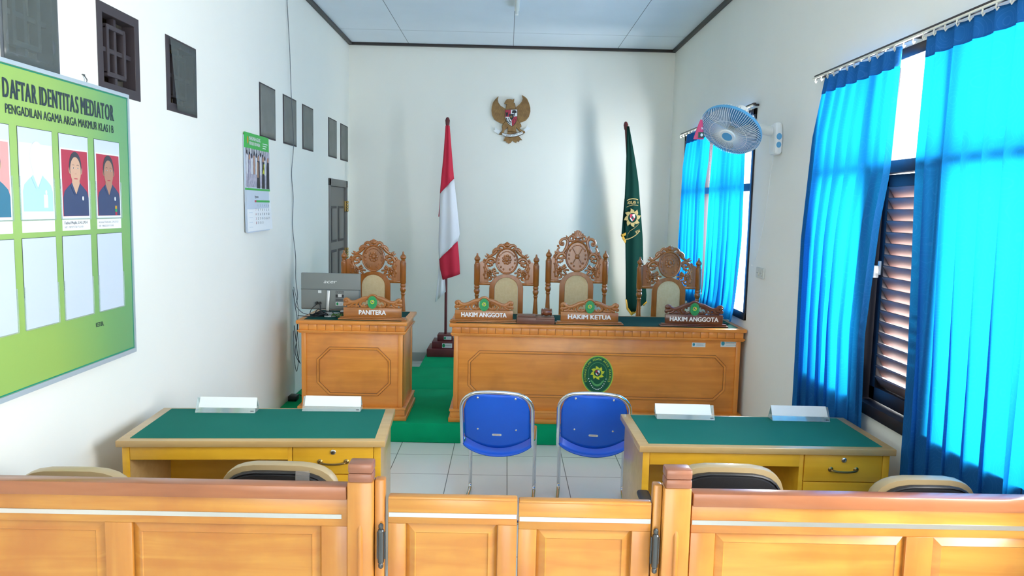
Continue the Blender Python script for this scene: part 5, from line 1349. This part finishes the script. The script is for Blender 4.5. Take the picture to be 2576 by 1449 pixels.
def post(label, x0, x1, sx0, sx1):
    r = thing('gate_post', label, 'post', ((x0 + x1) / 2, RY, 0), 0, 'gate posts'); c = (x0 + x1) / 2
    mb = MB(); mb.box(x0 - c, x1 - c, -.016, .044, 0, .918, 'pineZ', .006); mb.finish('shaft', r)
    mb = MB(); mb.tube([(0, -.010, .10), (0, -.012, .755), (0, -.006, .775)], .010, 'pineZ', n=10); mb.finish('bead', r)
    mb = MB(); mb.box(sx0 - c, sx1 - c, .002, .042, 0, .921, 'pineZ', .006); mb.finish('hinge_stile', r)
    for z0, z1 in ((.918, .948), (.948, .980)):
        mb = MB(); mb.box(x0 - c + .004, x1 - c - .002, -.022, .042, z0, z1, 'capstone', .006, seg=2); mb.finish('cap_block', r)
    return r
post('wooden gate post with stacked red brown cap, left of the gate', -.492, -.408, -.407, -.374)
post('wooden gate post with stacked red brown cap, right of the gate', .524, .614, .494, .523)
def gate(label, x0, x1, panel, zt, zp, zs, hx):
    r = thing('gate_leaf', label, 'gate', ((x0 + x1) / 2, RY + .004, 0), 0, 'gate leaves'); c = (x0 + x1) / 2
    framed(r, x0 - c, x1 - c, zt, [(panel[0] - c, panel[1] - c)], zp, .036)
    mb = MB(); mb.box(x0 - c, x1 - c, -.004, .032, zt - .002, zt + .009, 'pine', .006); mb.finish('top_edge', r)
    mb = MB(); mb.box(x0 - c + .003, x1 - c - .002, -.003, .002, zs - .0075, zs + .0075, 'steel'); mb.finish('metal_strip', r)
    mb = MB(); mb.lathe([(.004, .630), (.008, .634), (.0085, .642), (.006, .648), (.0098, .651), (.0105, .655), (.0105, .750), (.011, .752), (.0105, .757), (.0098, .760), (.006, .763), (.0085, .769), (.008, .777), (.003, .782)], 'gunmetal', (hx - c, -.016, 0), n=16)
    for s in (-1, 1): mb.box(hx - c + (0 if s > 0 else -.014), hx - c + (.014 if s > 0 else 0), -.012, -.006, .66, .75, 'gunmetal')
    mb.finish('hinge', r)
gate('left leaf of the low wooden gate', -.363, .055, (-.306, -.007), .858, .776, .806, -.383)
gate('right leaf of the low wooden gate', .060, .490, (.119, .429), .853, .764, .799, .504)

# ------------------------------------------------------------------ wall fan, its pouch, socket and ceiling tube
r = thing('wall_fan', 'white wall fan with blue rim above the far window', 'fan', (XR, 5.24, 2.32))
O = Vector((XR, 5.24, 2.32))
FC = at(1838, 328, 4.98); FN = Vector((-.49, -.46, -.74)).normalized()
fa = FN.orthogonal().normalized(); fa = (Vector((0, 0, 1)) - FN * FN.z).normalized(); fb = FN.cross(fa)
RF = .200
def FP(rad, ang, h): return FC + (fa * cos(ang) + fb * sin(ang)) * rad + FN * h - O
mb = MB(); mb.prism([(-.075, -.12), (.04, -.12), (.062, -.04), (.055, .09), (-.06, .10), (-.085, -.02)], 0, .055, 'fanwhite', lambda u, v, d: Vector((-d, u, v))); mb.finish('wall_base', r, bevel=.02)
mb = MB(); mot = FC - FN * .13 - O
mb.tube(smooth_path([(-.03, -.0, .04), (-.10, -.02, .045), mot + Vector((.10, .05, -.05)), mot + Vector((.02, .02, -.02))], 5), [.034] * 8 + [.028] * 8, 'fanwhite', n=12); mb.finish('arm', r)
mb = MB(); q = FN.to_track_quat('Z', 'Y').to_matrix().to_4x4(); mx = Matrix.Translation(FC - O) @ q
mb.lathe([(.020, -.200), (.048, -.190), (.062, -.150), (.062, -.085), (.055, -.065), (.03, -.055)], 'fanwhite', n=24, mtx=mx); mb.finish('motor_housing', r)
mb = MB(); mb.lathe([(RF + .003, -.016), (RF + .003, .004), (RF - .003, .004), (RF - .003, -.016), (RF + .003, -.016)], 'fanblue', n=48, mtx=mx); mb.finish('rim', r, label='pale blue rim')
def guard(name, hub, hz, depth, n):
    mb = MB()
    for k in range(n):
        a = 2 * pi * k / n
        mb.tube([FP(hub, a, hz), FP(hub + (RF - hub) * .45, a, hz * .95), FP(RF * .9, a, hz * .66), FP(RF, a, hz * .1)], .0014, 'fanwhite', n=4, cap=False)
    for rr, hh in ((RF * .62, hz * .93),): mb.tube([FP(rr, 2 * pi * i / 40, hh) for i in range(40)], .0012, 'fanwhite', n=4, closed=True)
    mb.finish(name, r)
guard('front_guard', .052, .050, 0, 84); guard('rear_guard', .055, -.075, 0, 60)
for k in range(3):
    mb = MB(); rows = []
    for j in range(7):
        rr = .03 + .145 * j / 6; row = []
        for i in range(7):
            a = 2 * pi * k / 3 + (i / 6 - .5) * (1.75 - .2 * (j / 6)) * (1 - .15 * (j == 6)); row.append(FP(rr, a, -.012 + .026 * (i / 6 - .5)))
        rows.append(row)
    mb.vgrid(rows, 'fanblade'); mb.finish('blade', r, solid=.002)
mb = MB(); mb.lathe([(.040, .044), (.054, .048), (.054, .054), (.050, .058), (.0, .059)], 'fanwhite', n=28, mtx=mx); hc = mb.finish('hub_cap', r)
mb = MB(); mb.lathe([(.034, .0592), (.034, .0608), (.0, .0612)], 'fanblue', n=24, mtx=mx); mb.finish('badge', hc)
mb = MB(); mb.lathe([(.022, -.05), (.026, -.03), (.026, .01), (.018, .018), (.0, .02)], 'gunmetal', n=18, mtx=mx); mb.finish('blade_hub', r)
for (u, v, s_) in ((-.062, .0, .022), (-.062, -.055, .020)):
    mb = MB(); mb.ell(0, 0, s_ * .8, s_, 0, .003, 'fanblue', lambda a, b, d: Vector((-.030 + a, -.082 - d + .0, v + b)), 18); mb.finish('sticker', r)
mb = MB(); mb.tube(smooth_path([(-.03, .0, -.115), (-.035, .03, -.25), (-.03, .10, -.5), (-.02, .25, -.80), (-.02, .36, -.90)], 5), .0014, 'fanwhite', n=5); mb.ball((-.02, .362, -.905), .007, 'fanwhite'); mb.finish('pull_cord', r)
pp = at(1763, 328, 4.93)
r = thing('pouch', 'small pink packet hanging at the left edge of the fan', 'pouch', pp)
T = lambda u, v, d: Vector((u, -d, v))
mb = MB(); rows = []
for j in range(9):
    t = j / 8; hw = .006 + .028 * t ** .8; z = .068 - .125 * t
    rows.append([Vector((-.012 * t + hw * cos(2 * pi * i / 14), .011 * sin(pi * min(1, t * 1.02)) * sin(2 * pi * i / 14), z)) for i in range(14)])
vv = mb.vgrid(rows, 'pink', True, True); mb._tag([mb.bm.faces.new(vv[0]), mb.bm.faces.new(vv[-1])], 'pink'); mb.finish('packet', r)
mb = MB(); mb.rect(-.018, .018, -.048, -.012, .0105, .0115, 'darkgreen', T); mb.ell(.004, -.030, .008, .010, .0115, .0122, 'steel', T, 12); mb.ell(0, .012, .010, .008, .009, .0098, 'steel', T, 12); mb.finish('printed_picture', r)
mb = MB(); mb.tube([(0, 0, .066), (.008, .01, .082), (.012, .03, .09)], .0012, 'white', n=5); mb.finish('string', r)
r = thing('wall_socket', 'small cream double socket on the right wall below the fan', 'socket', (XR, 5.45, 1.372)); T = lambda u, v, d: Vector((-d, u, v))
mb = MB(T); mb.prism(rrect(-.08, .08, -.038, .038, .008), .0005, .012, 'switchcream'); mb.finish('plate', r, bevel=.003)
for u in (-.036, .036):
    mb = MB(T); mb.ell(u, 0, .024, .024, .012, .016, 'switchcream', None, 20); mb.ell(u - .009, 0, .003, .003, .016, .0165, 'black', None, 8); mb.ell(u + .009, 0, .003, .003, .016, .0165, 'black', None, 8); mb.finish('outlet', r)
r = thing('ceiling_light', 'unlit fluorescent tube batten on the ceiling', 'lamp', (.052, 6.4, ZC))
mb = MB(); mb.box(-.022, .022, -.60, .60, -.045, -.001, 'white', .004); mb.finish('batten', r)
mb = MB(); mb.tube([(0, -.57, -.065), (0, .57, -.065)], .014, 'tube', n=12); mb.finish('tube', r)
for s in (-1, 1):
    mb = MB(); mb.box(-.014, .014, s * .585 - .015, s * .585 + .015, -.085, -.045, 'white', .003); mb.finish('lamp_holder', r)
